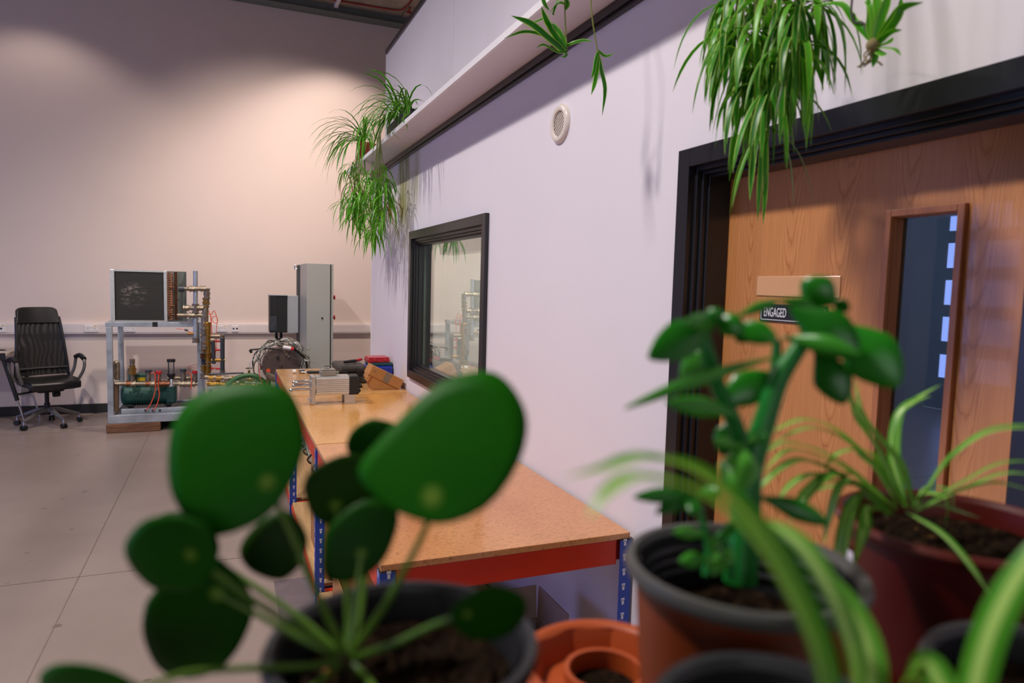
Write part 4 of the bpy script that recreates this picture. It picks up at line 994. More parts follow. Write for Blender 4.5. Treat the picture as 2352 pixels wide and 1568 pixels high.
def ribbon(name, pts, width, side, m, parent, fold=.25, taper=.62, base_w=.45):
    """a strap leaf: pts centreline, V-folded, tapering to a point"""
    n = len(pts); vs = []; fs = []; uvs = []
    s_ = V(side).normalized()
    for i, p in enumerate(pts):
        t = i/(n-1); d = (pts[min(i+1, n-1)]-pts[max(i-1, 0)]).normalized()
        w_ = width*.5*min(1, base_w+t*2.2)*(1-max(0, (t-taper)/(1-taper))**1.6)
        w_ = max(w_, width*.02)
        q = (s_-s_.dot(d)*d)
        if q.length < 1e-4: q = frame_of(d)[0]
        q.normalize(); s_ = q; up_ = q.cross(d)
        vs += [p-q*w_+up_*w_*fold, p, p+q*w_+up_*w_*fold]; uvs += [(0, t), (.5, t), (1, t)]
        if i: 
            a = 3*(i-1); b = 3*i; fs += [(a, a+1, b+1, b), (a+1, a+2, b+2, b+1)]
    base = wm(parent).inverted(); vs = [base @ v for v in vs]
    mn = V([min(v[i] for v in vs) for i in range(3)]); mx = V([max(v[i] for v in vs) for i in range(3)]); o0 = (mn+mx)/2
    me = bpy.data.meshes.new(name); me.from_pydata([v-o0 for v in vs], [], fs)
    ul = me.uv_layers.new(name='UVMap')
    for lp in me.loops: ul.data[lp.index].uv = uvs[lp.vertex_index]
    for p in me.polygons: p.use_smooth = True
    me.materials.append(m); o = bpy.data.objects.new(name, me); C.objects.link(o); o.parent = parent; o.location = o0
    return o
def arc(p0, d0, L, droop, n=8, rng=None):
    """centreline leaving p0 along d0, bending down by gravity"""
    pts = [V(p0)]; d = V(d0).normalized(); h = L/n
    wob = V((rng.uniform(-1, 1), rng.uniform(-1, 1), 0))*.34 if rng else V((0, 0, 0))
    for i in range(n):
        pts.append(pts[-1]+d*h); d = (d+V((0, 0, -1))*droop/n*1.6+wob/n).normalized()
    return pts
def rosette(parent, c, n, Lr, wr, elev, droop, rng, mats, az=None, name='leaf', keep=None):
    for k in range(n):
        a = rng.uniform(*az) if az else 2*PI*(k+rng.random())/n
        e = math.radians(rng.uniform(*elev)); d = V((math.cos(a)*math.cos(e), math.sin(a)*math.cos(e), math.sin(e)))
        L_ = rng.uniform(*Lr); p = arc(c, d, L_, rng.uniform(*droop), 8, rng)
        if keep:
            q = [keep(x) for x in p]; p = q
        ribbon(name, p, rng.uniform(*wr), d.cross(V((0, 0, 1))) if abs(d.z) < .98 else V((1, 0, 0)), rng.choice(mats), parent)
def pot(parent, c, rt, rb, z0, z1, m, mr, soil=.02, lip=.006, seg=40, inner=None):
    x, y = c
    bm = newbm(); lathe(bm, [(rb*.3, z0), (rb, z0), (rt-.003, z1-.012)], (x, y, 0), seg); 
    obj('pot', bm, m, parent, smooth=True)
    bm = newbm(); lathe(bm, [(rb-.003, z0+.004), (rt-.006, z1-.004)], (x, y, 0), seg)
    obj('pot_lining', bm, inner or m, parent, smooth=True)
    bm = newbm(); lathe(bm, [(rt-.004, z1-.010), (rt+lip*.6, z1-.009), (rt+lip, z1-.004), (rt+lip*.6, z1), (rt-.002, z1), (rt-.005, z1-.006)], (x, y, 0), seg, close=True); obj('pot_rim', bm, mr, parent, smooth=True)
    if inner:
        bm = newbm(); ri = lambda z: (rb-.003)+(rt-.006-(rb-.003))*(z-z0-.004)/(z1-z0-.008)-.0008
        for k in range(3): lathe(bm, [(ri(z1-.012-.008*k), z1-.012-.008*k), (ri(z1-.015-.008*k)-.0012, z1-.015-.008*k), (ri(z1-.018-.008*k), z1-.018-.008*k)], (x, y, 0), seg)
        obj('inner_ridge', bm, inner, parent, smooth=True)
    bm = newbm(); rng = random.Random(int(x*1000)); rs = rt-.008-(rt-rb)*soil/(z1-z0); zs = z1-soil; N = 16
    rings = []
    for i in range(N+1):
        r = rs*i/N; rings.append([bm.verts.new((x+r*math.cos(2*PI*k/36), y+r*math.sin(2*PI*k/36), zs+rng.uniform(-.003, .004)*(1 if i < N else 0))) for k in range(36)])
    for i in range(N):
        for k in range(36):
            bm.faces.new((rings[i][k], rings[i][(k+1) % 36], rings[i+1][(k+1) % 36], rings[i+1][k]))
    obj('soil', bm, M_soil, parent, smooth=False)
    return zs

# ---------------- plant shelf in the foreground
ZS = 1.35
st = thing('plant_stand', 'dark shelf stand carrying the foreground flowerpots', 'stand', (.5, .32, 0))
M_stand = mat('dark_shelf_board', '241d1c', .5)
bx('shelf_board', (-.02, .13, ZS-.022), (1.02, .545, ZS-.0005), M_stand, st, bevel=.002)
for x in (.0, .97):
    for y in (.15, .50): bx('stand_leg', (x, y, 0), (x+.03, y+.03, ZS-.0225), M_stand, st)

# ---------------- pilea
pi_ = thing('pilea_plant', 'round leaved pilea in a black plastic pot in the left foreground', 'potted plant', (.087, .349, ZS))
zs = pot(pi_, (.087, .349), .0695, .052, ZS, 1.509, M_potblack, M_potblack, .022, .004)
def outline_at(poly, k, K):
    n = len(poly); t = k*n/K; i = int(t) % n; f = t-int(t)
    a, b, c, d = [V(poly[(i+q) % n]) for q in (-1, 0, 1, 2)]
    return .5*((2*b)+(c-a)*f+(2*a-5*b+4*c-d)*f*f+(3*b-a-3*c+d)*f**3)
def round_leaf(cx, cy, a, b, rot, egg, d, tx, ty, spot, m, dome=.10, name='leaf', poly=None):
    """round peltate leaf: centre, half axes (seen size), turned by rot, tilted by tx, ty"""
    N, K = 6, 36; r0 = math.radians(rot); sx, sy = spot; ppm = FPX/d
    vs = []; fs = []; uvs = []
    def pt(u, v):
        # u,v in unit disc about the petiole attachment
        return u, v
    ctr = V((sx, sy)); rgt = ROT @ V((1, 0, 0)); upv = ROT @ V((0, 1, 0)); back = ROT @ V((0, 0, -1))
    vs.append((0, 0)); uvs.append((0, 0))
    S_ = max(a, b)
    for i in range(1, N+1):
        for k in range(K):
            t = 2*PI*k/K
            ex = a*math.cos(t)*(1+egg*math.sin(t)); ey = b*math.sin(t)
            ox = cx+ex*math.cos(r0)+ey*math.sin(r0); oy = cy-(-ex*math.sin(r0)+ey*math.cos(r0))
            if poly: ox, oy = outline_at(poly, k, K)
            f = i/N; x = sx+(ox-sx)*f; y = sy+(oy-sy)*f
            vs.append((x-sx, y-sy)); uvs.append(((x-sx)/S_, (y-sy)/S_))
    base = aD(sx, sy, d); P3 = []
    for (u, v) in vs:
        h = dome*(u*u+v*v)/S_/ppm
        q = base+rgt*(u/ppm)-upv*(v/ppm)+back*((tx*u+ty*v)/ppm+h)
        P3.append(q)
    for k in range(K): fs.append((0, 1+k, 1+(k+1) % K))
    for i in range(N-1):
        for k in range(K): fs.append((1+i*K+k, 1+(i+1)*K+k, 1+(i+1)*K+(k+1) % K, 1+i*K+(k+1) % K))
    wi_ = wm(pi_).inverted(); P3 = [wi_ @ p for p in P3]; o0 = P3[0].copy()
    me = bpy.data.meshes.new(name); me.from_pydata([p-o0 for p in P3], [], fs); ul = me.uv_layers.new(name='UVMap')
    for lp in me.loops: ul.data[lp.index].uv = uvs[lp.vertex_index]
    for p in me.polygons: p.use_smooth = True
    me.materials.append(m); o = bpy.data.objects.new(name, me); C.objects.link(o); o.parent = pi_; o.location = o0
    sl = o.modifiers.new('thickness', 'SOLIDIFY'); sl.thickness = .0009
    return o, base
CR = aD(795, 1515, .362)
def petiole(pxs, d1, tip, r=.0017):
    n = len(pxs); pts = [CR]
    for i, (x, y) in enumerate(pxs): pts.append(aD(x, y, .362+(d1-.362)*(i+1)/(n+1)))
    pts.append(tip); pts = smoothpts(pts, 5)
    tb('petiole', pts, [r*1.25-(r*.45)*i/(len(pts)-1) for i in range(len(pts))], M_petiole, pi_, seg=8)
POLY = {(615, 1108): [(684,993),(689,1040),(666,1114),(629,1170),(582,1202),(508,1223),(461,1207),(424,1165),(396,1119),(380,1049),(380,979),(406,928),(461,896),(545,882),(619,891),(661,933)],
 (993, 1140): [(819,1109),(822,1066),(893,985),(950,927),(1009,882),(1102,858),(1158,877),(1200,933),(1213,993),(1190,1072),(1125,1156),(1028,1197),(944,1186),(870,1156)],
 (770, 1160): [(707,1100),(731,1067),(791,1044),(847,1063),(875,1118),(865,1183),(823,1211),(768,1211),(726,1183),(710,1142)],
 (830, 1270): [(754,1211),(823,1156),(888,1160),(909,1193),(902,1239),(879,1290),(837,1323),(777,1332),(749,1313),(745,1267)],
 (850, 1035): [(796,1026),(810,988),(842,965),(870,961),(916,980),(920,1035),(870,1072),(819,1063)],
 (690, 1285): [(563,1258),(577,1221),(615,1183),(661,1174),(694,1211),(705,1249),(690,1295),(656,1325),(619,1318),(582,1295)],
 (440, 1272): [(266,1272),(285,1235),(327,1197),(378,1181),(424,1181),(480,1202),(499,1249),(499,1295),(461,1341),(415,1365),(359,1369),(322,1360),(280,1318)],
 (500, 1362): [(499,1280),(522,1295),(554,1327),(575,1374),(575,1416),(554,1471),(522,1520),(480,1560),(406,1578),(350,1560),(327,1508),(320,1457),(327,1411),(345,1369),(406,1315)],
 (1072, 1408): [(1037,1402),(1056,1374),(1102,1348),(1153,1351),(1200,1383),(1209,1430),(1186,1471),(1139,1490),(1088,1481),(1048,1448)]}
LV = [
 (530, 1046, 158, 170, 8, .10, .345, .15, -.25, (615, 1108), M_pilea, [(745, 1400), (690, 1270)]),
 (1005, 1026, 226, 148, 33, .0, .320, -.1, -.35, (993, 1140), M_pilea, [(880, 1395), (950, 1270), (985, 1190)]),
 (800, 1125, 118, 102, -20, .0, .385, .5, .1, (770, 1160), M_pilea2, [(800, 1420), (790, 1290)]),
 (830, 1225, 90, 118, 12, -.1, .372, .2, -.1, (830, 1270), M_pilea, [(812, 1430), (822, 1340)]),
 (872, 1015, 80, 66, 20, .0, .44, .0, .2, (850, 1035), M_pilea, [(830, 1400), (845, 1200)]),
 (636, 1242, 70, 84, -25, -.05, .40, .4, .0, (690, 1285), M_pilea2, [(765, 1440), (730, 1370)]),
 (382, 1272, 136, 98, -28, .0, .325, -.1, .2, (440, 1272), M_pilea, [(680, 1440), (540, 1350)]),
 (452, 1432, 130, 156, -8, .0, .35, .1, .1, (500, 1362), M_pilea, [(680, 1460), (590, 1410)]),
 (1128, 1418, 86, 66, 18, .0, .318, .3, .3, (1072, 1408), M_pilea, [(900, 1480), (985, 1440)]),
 (185, 1604, 140, 78, 0, .0, .30, .0, .3, (330, 1580), M_pilea, [(700, 1530), (560, 1535), (430, 1545)]),
 (420, 1245, 84, 66, 30, .0, .39, .1, .1, (450, 1260), M_pilea2, [(690, 1420), (560, 1330)]),
]
for cx, cy, a, b, rot, egg, d, tx, ty, spot, m, pth in LV:
    o, base_ = round_leaf(cx, cy, a, b, rot, egg, d, tx, ty, spot, m, poly=POLY.get(spot)); petiole(pth, d, base_)
petiole([(740, 1560)], .33, aD(700, 1600, .31)); petiole([(840, 1555)], .33, aD(870, 1600, .30))
bm = newbm(); tube(bm, [V((CR.x, CR.y, zs-.01)), CR+V((0, 0, .004))], [.006, .005], 10); obj('stem', bm, mat('brown_stem', '4a4024', .7), pi_, smooth=True)

# ---------------- jade plant
ja = thing('jade_plant', 'fleshy jade plant in a brown plastic pot with a grey black rim', 'potted plant', (.298, .328, ZS))
zj = pot(ja, (.298, .328), .0695, .053, ZS, 1.531, M_terra, M_potgrey, .042, .004, inner=M_potblack)
DJ = .43
def jstem(pts, r0, r1, name='stem', m=None):
    p = smoothpts([aD(x, y, d) for x, y, d in pts], 6); n = len(p)
    tb(name, p, [r0+(r1-r0)*i/(n-1) for i in range(n)], m or M_jstem, ja, seg=12)
base_j = aD(1695, 1330, .425); 
jstem([(1700, 1335, .425), (1712, 1190, .425), (1722, 1080, .425), (1755, 970, .425), (1790, 870, .425), (1840, 790, .425)], .0105, .0052)
jstem([(1715, 1070, .425), (1690, 980, .42), (1650, 890, .415), (1625, 810, .41), (1610, 750, .41)], .0056, .0040)
jstem([(1760, 960, .425), (1780, 850, .43), (1785, 780, .43)], .0040, .0030)
jstem([(1622, 1320, .41), (1628, 1260, .41), (1612, 1190, .41), (1600, 1140, .41)], .0026, .0018)
jstem([(1680, 1330, .405), (1672, 1260, .405), (1650, 1225, .405)], .003, .002)
jstem([(1835, 800, .425), (1872, 745, .43), (1850, 700, .43)], .004, .003); jstem([(1872, 745, .43), (1915, 730, .43), (1932, 712, .43)], .002, .0015)
def jleaf(x0, y0, x1, y1, wpx, d0=.42, d1=None, thick=.30, m=None, bend=(0, 0), roll=0.0):
    """thick spoon shaped leaf from base to tip"""
    d1 = d0 if d1 is None else d1
    a = aD(x0, y0, d0); b = aD(x1, y1, d1); mid = aD((x0+x1)/2+bend[0], (y0+y1)/2+bend[1], (d0+d1)/2)
    N, K = 12, 12; W = wpx/FPX*(d0+d1)/2/2*1.12
    view = ((a+b)/2-CAM).normalized(); bm = newbm(); rings = []
    for i in range(N+1):
        t = i/N; p = a*(1-t)**2+mid*2*t*(1-t)+b*t*t; dd = ((mid-a)*(1-t)+(b-mid)*t).normalized()
        q = dd.cross(view).normalized(); q = Quaternion(dd, roll) @ q; up_ = q.cross(dd)
        w_ = W*max(.03, (math.sin(PI*min(1, (t*.90+.07)))**.75))*(0.35+.65*min(1, t*1.9)) if t < .98 else W*.12
        rings.append([bm.verts.new(p+q*w_*math.cos(2*PI*k/K)+up_*w_*thick*math.sin(2*PI*k/K)) for k in range(K)])
    for i in range(N):
        for k in range(K): bm.faces.new((rings[i][k], rings[i][(k+1) % K], rings[i+1][(k+1) % K], rings[i+1][k]))
    bm.faces.new(rings[0][::-1]); bm.faces.new(rings[-1])
    return obj('leaf', bm, m or M_jade, ja, smooth=True)
JL = [(1850, 712, 1908, 640, 82, .43, .42, .3, None), (1922, 722, 1944, 688, 36, .43, .42, .4, None),
 (1648, 738, 1490, 822, 84, .41, .385, .3, None), (1650, 745, 1575, 740, 40, .41, .38, .5, M_jadel),
 (1615, 745, 1662, 716, 42, .41, .40, .6, None), (1680, 745, 1785, 783, 52, .415, .40, .3, None),
 (1688, 730, 1792, 690, 24, .41, .42, .7, M_jadel), (1785, 690, 1890, 712, 32, .42, .43, .7, M_jadel),
 (1815, 708, 1968, 818, 102, .42, .40, .3, None), (1642, 722, 1702, 768, 54, .41, .40, .5, M_jade), (1870, 735, 1960, 775, 60, .43, .42, .4, M_jade), (1838, 770, 1900, 800, 44, .42, .41, .5, M_jade), (1915, 740, 2062, 888, 112, .42, .40, .3, None),
 (1795, 775, 1975, 815, 44, .42, .39, .6, M_jadel), (1872, 800, 1938, 928, 78, .43, .42, .3, M_jade),
 (1632, 800, 1568, 885, 66, .42, .43, .25, M_jadel), (1790, 818, 1435, 938, 30, .42, .37, .8, M_jadel),
 (1700, 955, 1530, 925, 44, .415, .39, .5, M_jadel), (1645, 940, 1775, 860, 74, .43, .43, .3, M_jade),
 (1688, 955, 1655, 1045, 60, .43, .43, .3, M_jade), (1700, 1020, 1690, 1125, 84, .41, .385, .5, M_jadel), (1700, 1030, 1640, 1010, 26, .41, .39, .7, M_jadel),
 (1715, 1015, 1770, 1000, 26, .41, .39, .7, M_jadel), (1690, 745, 1725, 785, 50, .42, .43, .5, None),
 (1600, 1142, 1455, 1142, 34, .405, .385, .5, M_jade), (1600, 1145, 1505, 1178, 30, .405, .39, .5, M_jade), (1600, 1140, 1655, 1130, 34, .405, .39, .5, M_jade), (1598, 1145, 1590, 1180, 44, .405, .39, .5, M_jade),
 (1740, 1140, 1905, 1205, 46, .42, .41, .4, M_jade), (1625, 1230, 1545, 1222, 26, .405, .395, .6, M_jadel), (1630, 1285, 1560, 1290, 34, .405, .395, .6, M_jadel), (1640, 1275, 1685, 1290, 44, .405, .395, .6, M_jadel),
 (1655, 1230, 1628, 1262, 30, .405, .395, .6, M_jadel), (1660, 1240, 1690, 1195, 26, .405, .395, .6, M_jadel), (1640, 1270, 1640, 1320, 36, .405, .395, .6, M_jadel), (1835, 790, 1905, 760, 50, .43, .44, .5, None),
 (1610, 770, 1600, 720, 40, .41, .40, .6, None)]
for x0, y0, x1, y1, w_, d0, d1, th, m in JL: jleaf(x0, y0, x1, y1, w_, d0, d1, th, m, bend=((y1-y0)*.06, -abs(x1-x0)*.06))
bm = newbm(); c = aD(1780, 1345, .41); bmesh.ops.create_icosphere(bm, subdivisions=2, radius=.006, matrix=Matrix.Translation((.312, .280, zj+.005)) @ Matrix.Diagonal((1, 1, 1.5, 1))); obj('pebble', bm, mat('pale_pebble', 'a89a82', .8), ja, smooth=True)

# ---------------- maroon pot spider plant
def spider_near(name, label, c, rt, rb, z0, z1, mp, mr, blades, crown, w_=.009, soil=.02, m=None, saucer=None, dcrown=None):
    t = thing(name, label, 'potted plant', (c[0], c[1], z0))
    pot(t, c, rt, rb, z0, z1, mp, mr, soil, .005)
    for bl_ in blades:
        ww = w_; mm = m or M_spiderc
        if isinstance(bl_[0], (int, float)): ww = bl_[0]; bl_ = bl_[1]
        pts = smoothpts([aD(x, y, d) for x, y, d in bl_], 5)
        d = (pts[-1]-pts[0]); ribbon('leaf', pts, ww, d.cross(V((0, 0, 1))), mm, t, fold=.3)
    return t
cm = (.589, .389)
sau = thing('saucer', 'dark red brown saucer under the maroon pot', 'saucer', (cm[0], cm[1], ZS))
bm = newbm(); lathe(bm, [(.001, ZS), (.085, ZS), (.100, ZS+.022), (.097, ZS+.022), (.082, ZS+.003), (.001, ZS+.003)], (cm[0], cm[1], 0), 40); obj('dish', bm, mat('saucer_brown', '6e2f18', .4), sau, smooth=True)
MB_ = [
 [(2085, 1165, .58), (2000, 1060, .56), (1920, 1000, .54), (1850, 985, .52), (1765, 1022, .50)],
 [(2060, 1170, .58), (1960, 1085, .56), (1880, 1035, .54), (1800, 1018, .52), (1742, 1052, .50)],
 [(2040, 1175, .58), (1940, 1100, .55), (1850, 1060, .53), (1790, 1080, .51), (1735, 1135, .50)],
 [(2040, 1180, .57), (1960, 1110, .55), (1880, 1090, .53), (1820, 1110, .52), (1780, 1160, .51)],
 [(2050, 1180, .57), (1980, 1120, .55), (1900, 1105, .54), (1830, 1130, .53)],
 [(2100, 1165, .59), (2060, 1060, .58), (1998, 985, .57), (1955, 925, .56), (1948, 850, .55)],
 [(2080, 1160, .59), (2020, 1040, .59), (1975, 970, .58), (1962, 925, .57)],
 [(2080, 1160, .60), (2050, 1050, .61), (2060, 960, .62), (2095, 925, .62), (2138, 908, .62)],
 [(2110, 1160, .58), (2180, 1060, .58), (2260, 1000, .57), (2345, 985, .56), (2420, 1000, .55)],
 [(2110, 1165, .58), (2210, 1110, .56), (2300, 1065, .55), (2400, 1060, .54)],
 [(2110, 1170, .57), (2200, 1130, .56), (2290, 1110, .55), (2380, 1130, .54)],
 [(2080, 1175, .56), (2160, 1225, .53), (2220, 1290, .51), (2280, 1375, .50)],
 [(2105, 1175, .58), (2150, 1160, .58), (2200, 1175, .57), (2252, 1190, .57)],
 [(2040, 1175, .56), (1995, 1165, .54), (1990, 1210, .53), (1978, 1262, .53)],
 [(2030, 1170, .56), (1975, 1140, .54), (1945, 1180, .53), (1925, 1260, .53), (1918, 1330, .53)],
 [(2030, 1165, .56), (1975, 1110, .54), (1935, 1110, .53), (1905, 1190, .53), (1892, 1245, .53)],
 [(1960, 1090, .55), (1900, 1090, .53), (1850, 1130, .52), (1820, 1170, .51)],
 [(2100, 1160, .58), (2130, 1120, .58), (2180, 1130, .57), (2190, 1180, .57)],
 [(2060, 1160, .58), (2010, 1080, .58), (1975, 1050, .57), (1958, 1010, .57)],
 [(2075, 1160, .58), (2035, 1100, .57), (2000, 1040, .56), (1930, 1040, .55), (1890, 1080, .54)],
]
RJ = random.Random(4)
for b_ in list(MB_)[:10]+list(MB_)[13:18]:
    dxj, dyj = RJ.uniform(-14, 14), RJ.uniform(-18, 26); n_ = len(b_)
    MB_.append([(x+dxj*(i_/n_)*2+RJ.uniform(-5, 5), y+dyj*(i_/n_)*2+RJ.uniform(-5, 5), d+RJ.uniform(-.006, .010)) for i_, (x, y, d) in enumerate(b_)])
spider_near('spider_plant', 'pale green spider plant in the maroon plastic pot in front of the door', cm, .093, .076, ZS+.0035, 1.505, M_maroon, M_maroon, MB_, None, .0075, .022)
# price label on the pot
mp_ = bpy.data.objects['spider_plant']
cl = V((cm[0], cm[1], 0)); dl = (aD(1985, 1310, .55)-cl); dl.z = 0; ang = 2.60
bm = newbm(); K = 5; rr = lambda z: .076+(.093-.076)*(z-ZS)/(1.505-ZS)+.0012
g = [[bm.verts.new((cm[0]+rr(z)*math.cos(ang+.35*(k/K-.5)), cm[1]+rr(z)*math.sin(ang+.35*(k/K-.5)), z)) for k in range(K+1)] for z in (1.425, 1.475)]
for k in range(K): bm.faces.new((g[0][k], g[0][k+1], g[1][k+1], g[1][k]))
obj('paper_label', bm, mat('label_paper', 'd9d6e0', .6, var=.02), mp_)

# ---------------- near spider plants in black pots
c1_ = aD(1800, 1655, .29)
NB1 = [
 (.0165, [(1930, 1700, .27), (1890, 1500, .275), (1800, 1300, .28), (1690, 1160, .28), (1580, 1075, .275), (1480, 1056, .265), (1390, 1080, .25), (1290, 1098, .235)]),
 (.0135, [(1960, 1700, .28), (1960, 1520, .285), (1915, 1380, .29), (1850, 1270, .30), (1790, 1215, .31), (1730, 1190, .32)]),
 (.011, [(1900, 1700, .27), (1870, 1500, .26), (1760, 1280, .245), (1620, 1140, .235), (1480, 1100, .225), (1400, 1130, .215), (1350, 1190, .21)]),
 (.014, [(1980, 1700, .29), (2000, 1580, .30), (1985, 1470, .31), (1930, 1370, .32), (1880, 1290, .33)]),
]
spider_near('spider_plant', 'spider plant with long blurred blades in the black pot at the bottom edge', (c1_.x, c1_.y), .052, .042, ZS, c1_.z, M_potblack, M_potblack, NB1, None, .012, .02, M_spiderc)
c2_ = aD(2440, 1560, .37)
NB2 = [
 (.0125, [(2260, 1760, .27), (2230, 1640, .27), (2262, 1480, .27), (2320, 1350, .27), (2400, 1240, .27), (2480, 1180, .27)]),
 (.016, [(2240, 1740, .28), (2180, 1640, .28), (2150, 1560, .285), (2120, 1520, .29), (2080, 1560, .29)]),
 (.010, [(2300, 1740, .28), (2200, 1640, .28), (2100, 1560, .29), (2060, 1600, .29)]),
]
spider_near('spider_plant', 'spider plant with one broad upright blade at the right bottom corner', (c2_.x, c2_.y), .062, .050, ZS, c2_.z, M_potblack, M_potblack, [], None)
t3 = bpy.data.objects['spider_plant.002']
for ww, bl_ in NB2:
    pts = smoothpts([aD(x, y, d) for x, y, d in bl_], 5); root_ = V((c2_.x-.02, c2_.y-.01, c2_.z-.02))
    pts = smoothpts([root_, (root_+pts[0])/2+V((0, 0, .01)), pts[0]], 4)[:-1]+pts
    ribbon('leaf', pts, ww, (pts[-1]-pts[0]).cross(V((0, 0, 1))), M_spiderc, t3, fold=.25)

# ---------------- orange faceted bowl behind the jade pot
ob = thing('terracotta_planter', 'orange terracotta planter bowl with faceted sides, behind the jade pot', 'planter', (.292, .478, ZS))
bm = newbm(); lathe(bm, [(.001, ZS), (.062, ZS), (.077, ZS+.034), (.064, ZS+.034), (.056, ZS+.012), (.001, ZS+.012)], (.292, .478, 0), 10); obj('bowl', bm, M_orangepot, ob)
bm = newbm(); lathe(bm, [(.063, ZS+.0345), (.066, ZS+.037), (.0725, ZS+.037), (.075, ZS+.0345)], (.292, .478, 0), 40, close=True); obj('bowl_rim', bm, M_orangepot, ob, smooth=True)
bm = newbm(); lathe(bm, [(.030, ZS+.0125), (.030, ZS+.030), (.034, ZS+.030), (.034, ZS+.0125)], (.292, .478, 0), 32); obj('inner_ring', bm, M_orangepot, ob, smooth=True)
bm = newbm(); lathe(bm, [(.001, ZS+.0135), (.029, ZS+.0135)], (.292, .478, 0), 24); obj('soil', bm, M_soil, ob)

# ---------------- hanging spider plants on the ledge
ZL = ZLEDGE+.0165
def keep_out(p, xlim=1.195):
    p = V(p)
    if p.z < ZLEDGE+.03 and p.z > ZLEDGE-.01 and p.x > 1.0 : p.x = min(p.x, .995)
    if p.z <= ZLEDGE-.01: p.x = min(p.x, xlim)
    if p.x > XU-.01: p.x = XU-.01
    return p
def stolon(parent, a, b, sag=.03, r=.0014):
    a, b = V(a), V(b); edge = V((min(a.x, .992), (a.y*2+b.y)/3, ZL+.03))
    pts = [a, (a+edge)/2+V((0, 0, .03)), edge, V(((edge.x+b.x)/2-.005, (edge.y+b.y)/2, (edge.z+b.z)/2)), b]
    tb('stolon', smoothpts(pts, 4), r, M_stolon, parent, seg=5)
def plantlet(parent, c, n, Lr, wr, rng, mats, root=True, elev=(-20, 60), droop=(1.2, 2.6)):
    rosette(parent, c, n, Lr, wr, elev, droop, rng, mats, keep=keep_out)
    if root:
        bm = newbm()
        for k in range(3):
            d = V((rng.uniform(-1, 1), rng.uniform(-1, 1), -1.4)).normalized()*.018; tube(bm, [V(c), V(c)+d], [.003, .001], 5)
        obj('root_tuft', bm, M_root, parent)
SP = [M_spider, M_spider, M_spider2]
# far left: trough and terracotta pot
rg = random.Random(11)
fa = thing('hanging_spider_plant', 'spider plant in the dark trough near the far end of the ledge', 'potted plant', (1.12, 4.62, ZL))
bm = newbm(); box(bm, (1.04, 4.30, ZL), (1.21, 4.86, ZL+.10)); obj('trough', bm, M_potblack, fa, bevel=.006)
bx('soil', (1.05, 4.31, ZL+.1005), (1.20, 4.85, ZL+.106), M_soil, fa)
for k in range(4): rosette(fa, V((1.10, 4.40+.13*k, ZL+.105)), 17, (.26, .50), (.010, .016), (25, 80), (1.5, 2.8), rg, [M_spider], az=(PI*.6, PI*1.55), keep=keep_out)
rosette(fa, V((1.12, 4.6, ZL+.105)), 12, (.2, .34), (.010, .014), (40, 85), (1.2, 2.2), rg, [M_spider], keep=keep_out)
fb = thing('hanging_spider_plant', 'spider plant in the terracotta pot at the very end of the ledge', 'potted plant', (1.09, 5.90, ZL))
bm = newbm(); lathe(bm, [(.001, ZL), (.055, ZL), (.075, ZL+.15), (.082, ZL+.15), (.082, ZL+.175), (.070, ZL+.175), (.066, ZL+.15), (.001, ZL+.15)], (1.095, 5.92, 0), 28); obj('pot', bm, mat('terracotta_far', 'a8492a', .6), fb, smooth=True)
rosette(fb, V((1.07, 5.90, ZL+.16)), 60, (.35, .62), (.010, .016), (15, 75), (1.5, 2.6), rg, [M_spider, M_spider, M_spider2], az=(PI*.65, PI*1.6), keep=keep_out)
# hanging plantlets below them: (px, py, Y)
FP = [(820, 440, 5.6), (800, 475, 5.6), (835, 480, 5.5), (865, 470, 5.2), (850, 440, 5.3), (880, 430, 5.0), (815, 520, 5.6), (840, 525, 5.5), (870, 510, 5.2), (890, 470, 4.9),
      (808, 500, 5.7), (855, 545, 5.3), (878, 530, 5.0), (830, 500, 5.4), (862, 490, 5.1), (845, 465, 5.4), (885, 500, 4.9), (868, 552, 5.1), (822, 460, 5.5), (875, 455, 5.0)]
FP += [(px+rg.uniform(-16, 16), py+rg.uniform(-22, 22), y+rg.uniform(-.1, .1)) for px, py, y in FP] + [(800, 415, 5.8), (815, 400, 5.8), (840, 405, 5.6), (862, 410, 5.3), (880, 400, 5.0), (852, 425, 5.4), (826, 425, 5.7), (893, 440, 4.9)]
for i, (px, py, y) in enumerate(FP):
    c = aY(px-6, py-18, y); c.x = min(c.x, 1.10)
    own = fa if y < 5.25 else fb
    stolon(own, (1.05, min(max(y, 4.4), 4.8) if own is fa else 5.85, ZL+.15), c)
    plantlet(own, c, 9, (.13, .29), (.009, .014), rg, [M_spider2, M_spider, M_spider2, M_spider2] + ([M_dryleaf] if i % 4 == 0 else []), elev=(-50, 50), droop=(1.2, 3.2))
# mid: single strands over the window end of the ledge
rg = random.Random(3)
fc = thing('hanging_spider_plant', 'spider plant whose two thin runners dangle left of the round vent', 'potted plant', (1.13, 1.98, ZL))
bm = newbm(); lathe(bm, [(.001, ZL), (.05, ZL), (.065, ZL+.11), (.070, ZL+.11), (.070, ZL+.125), (.060, ZL+.125), (.058, ZL+.11), (.001, ZL+.11)], (1.13, 1.98, 0), 24); obj('pot', bm, M_terra, fc, smooth=True)
rosette(fc, V((1.13, 1.98, ZL+.11)), 26, (.2, .32), (.010, .015), (30, 85), (1.2, 2.0), rg, [M_spider], keep=keep_out)
YA = 1.86
def at2(px, py, y=YA): return aY(px, py, y)
cA = at2(1302, 124); cB = at2(1368, 92, 1.80)
tb('stolon', smoothpts([V((1.10, 1.97, ZL+.12)), V((.985, 1.90, ZL+.06)), at2(1300, -60), at2(1298, 40), at2(1303, 118)], 5), .0022, M_stolon, fc, seg=6)
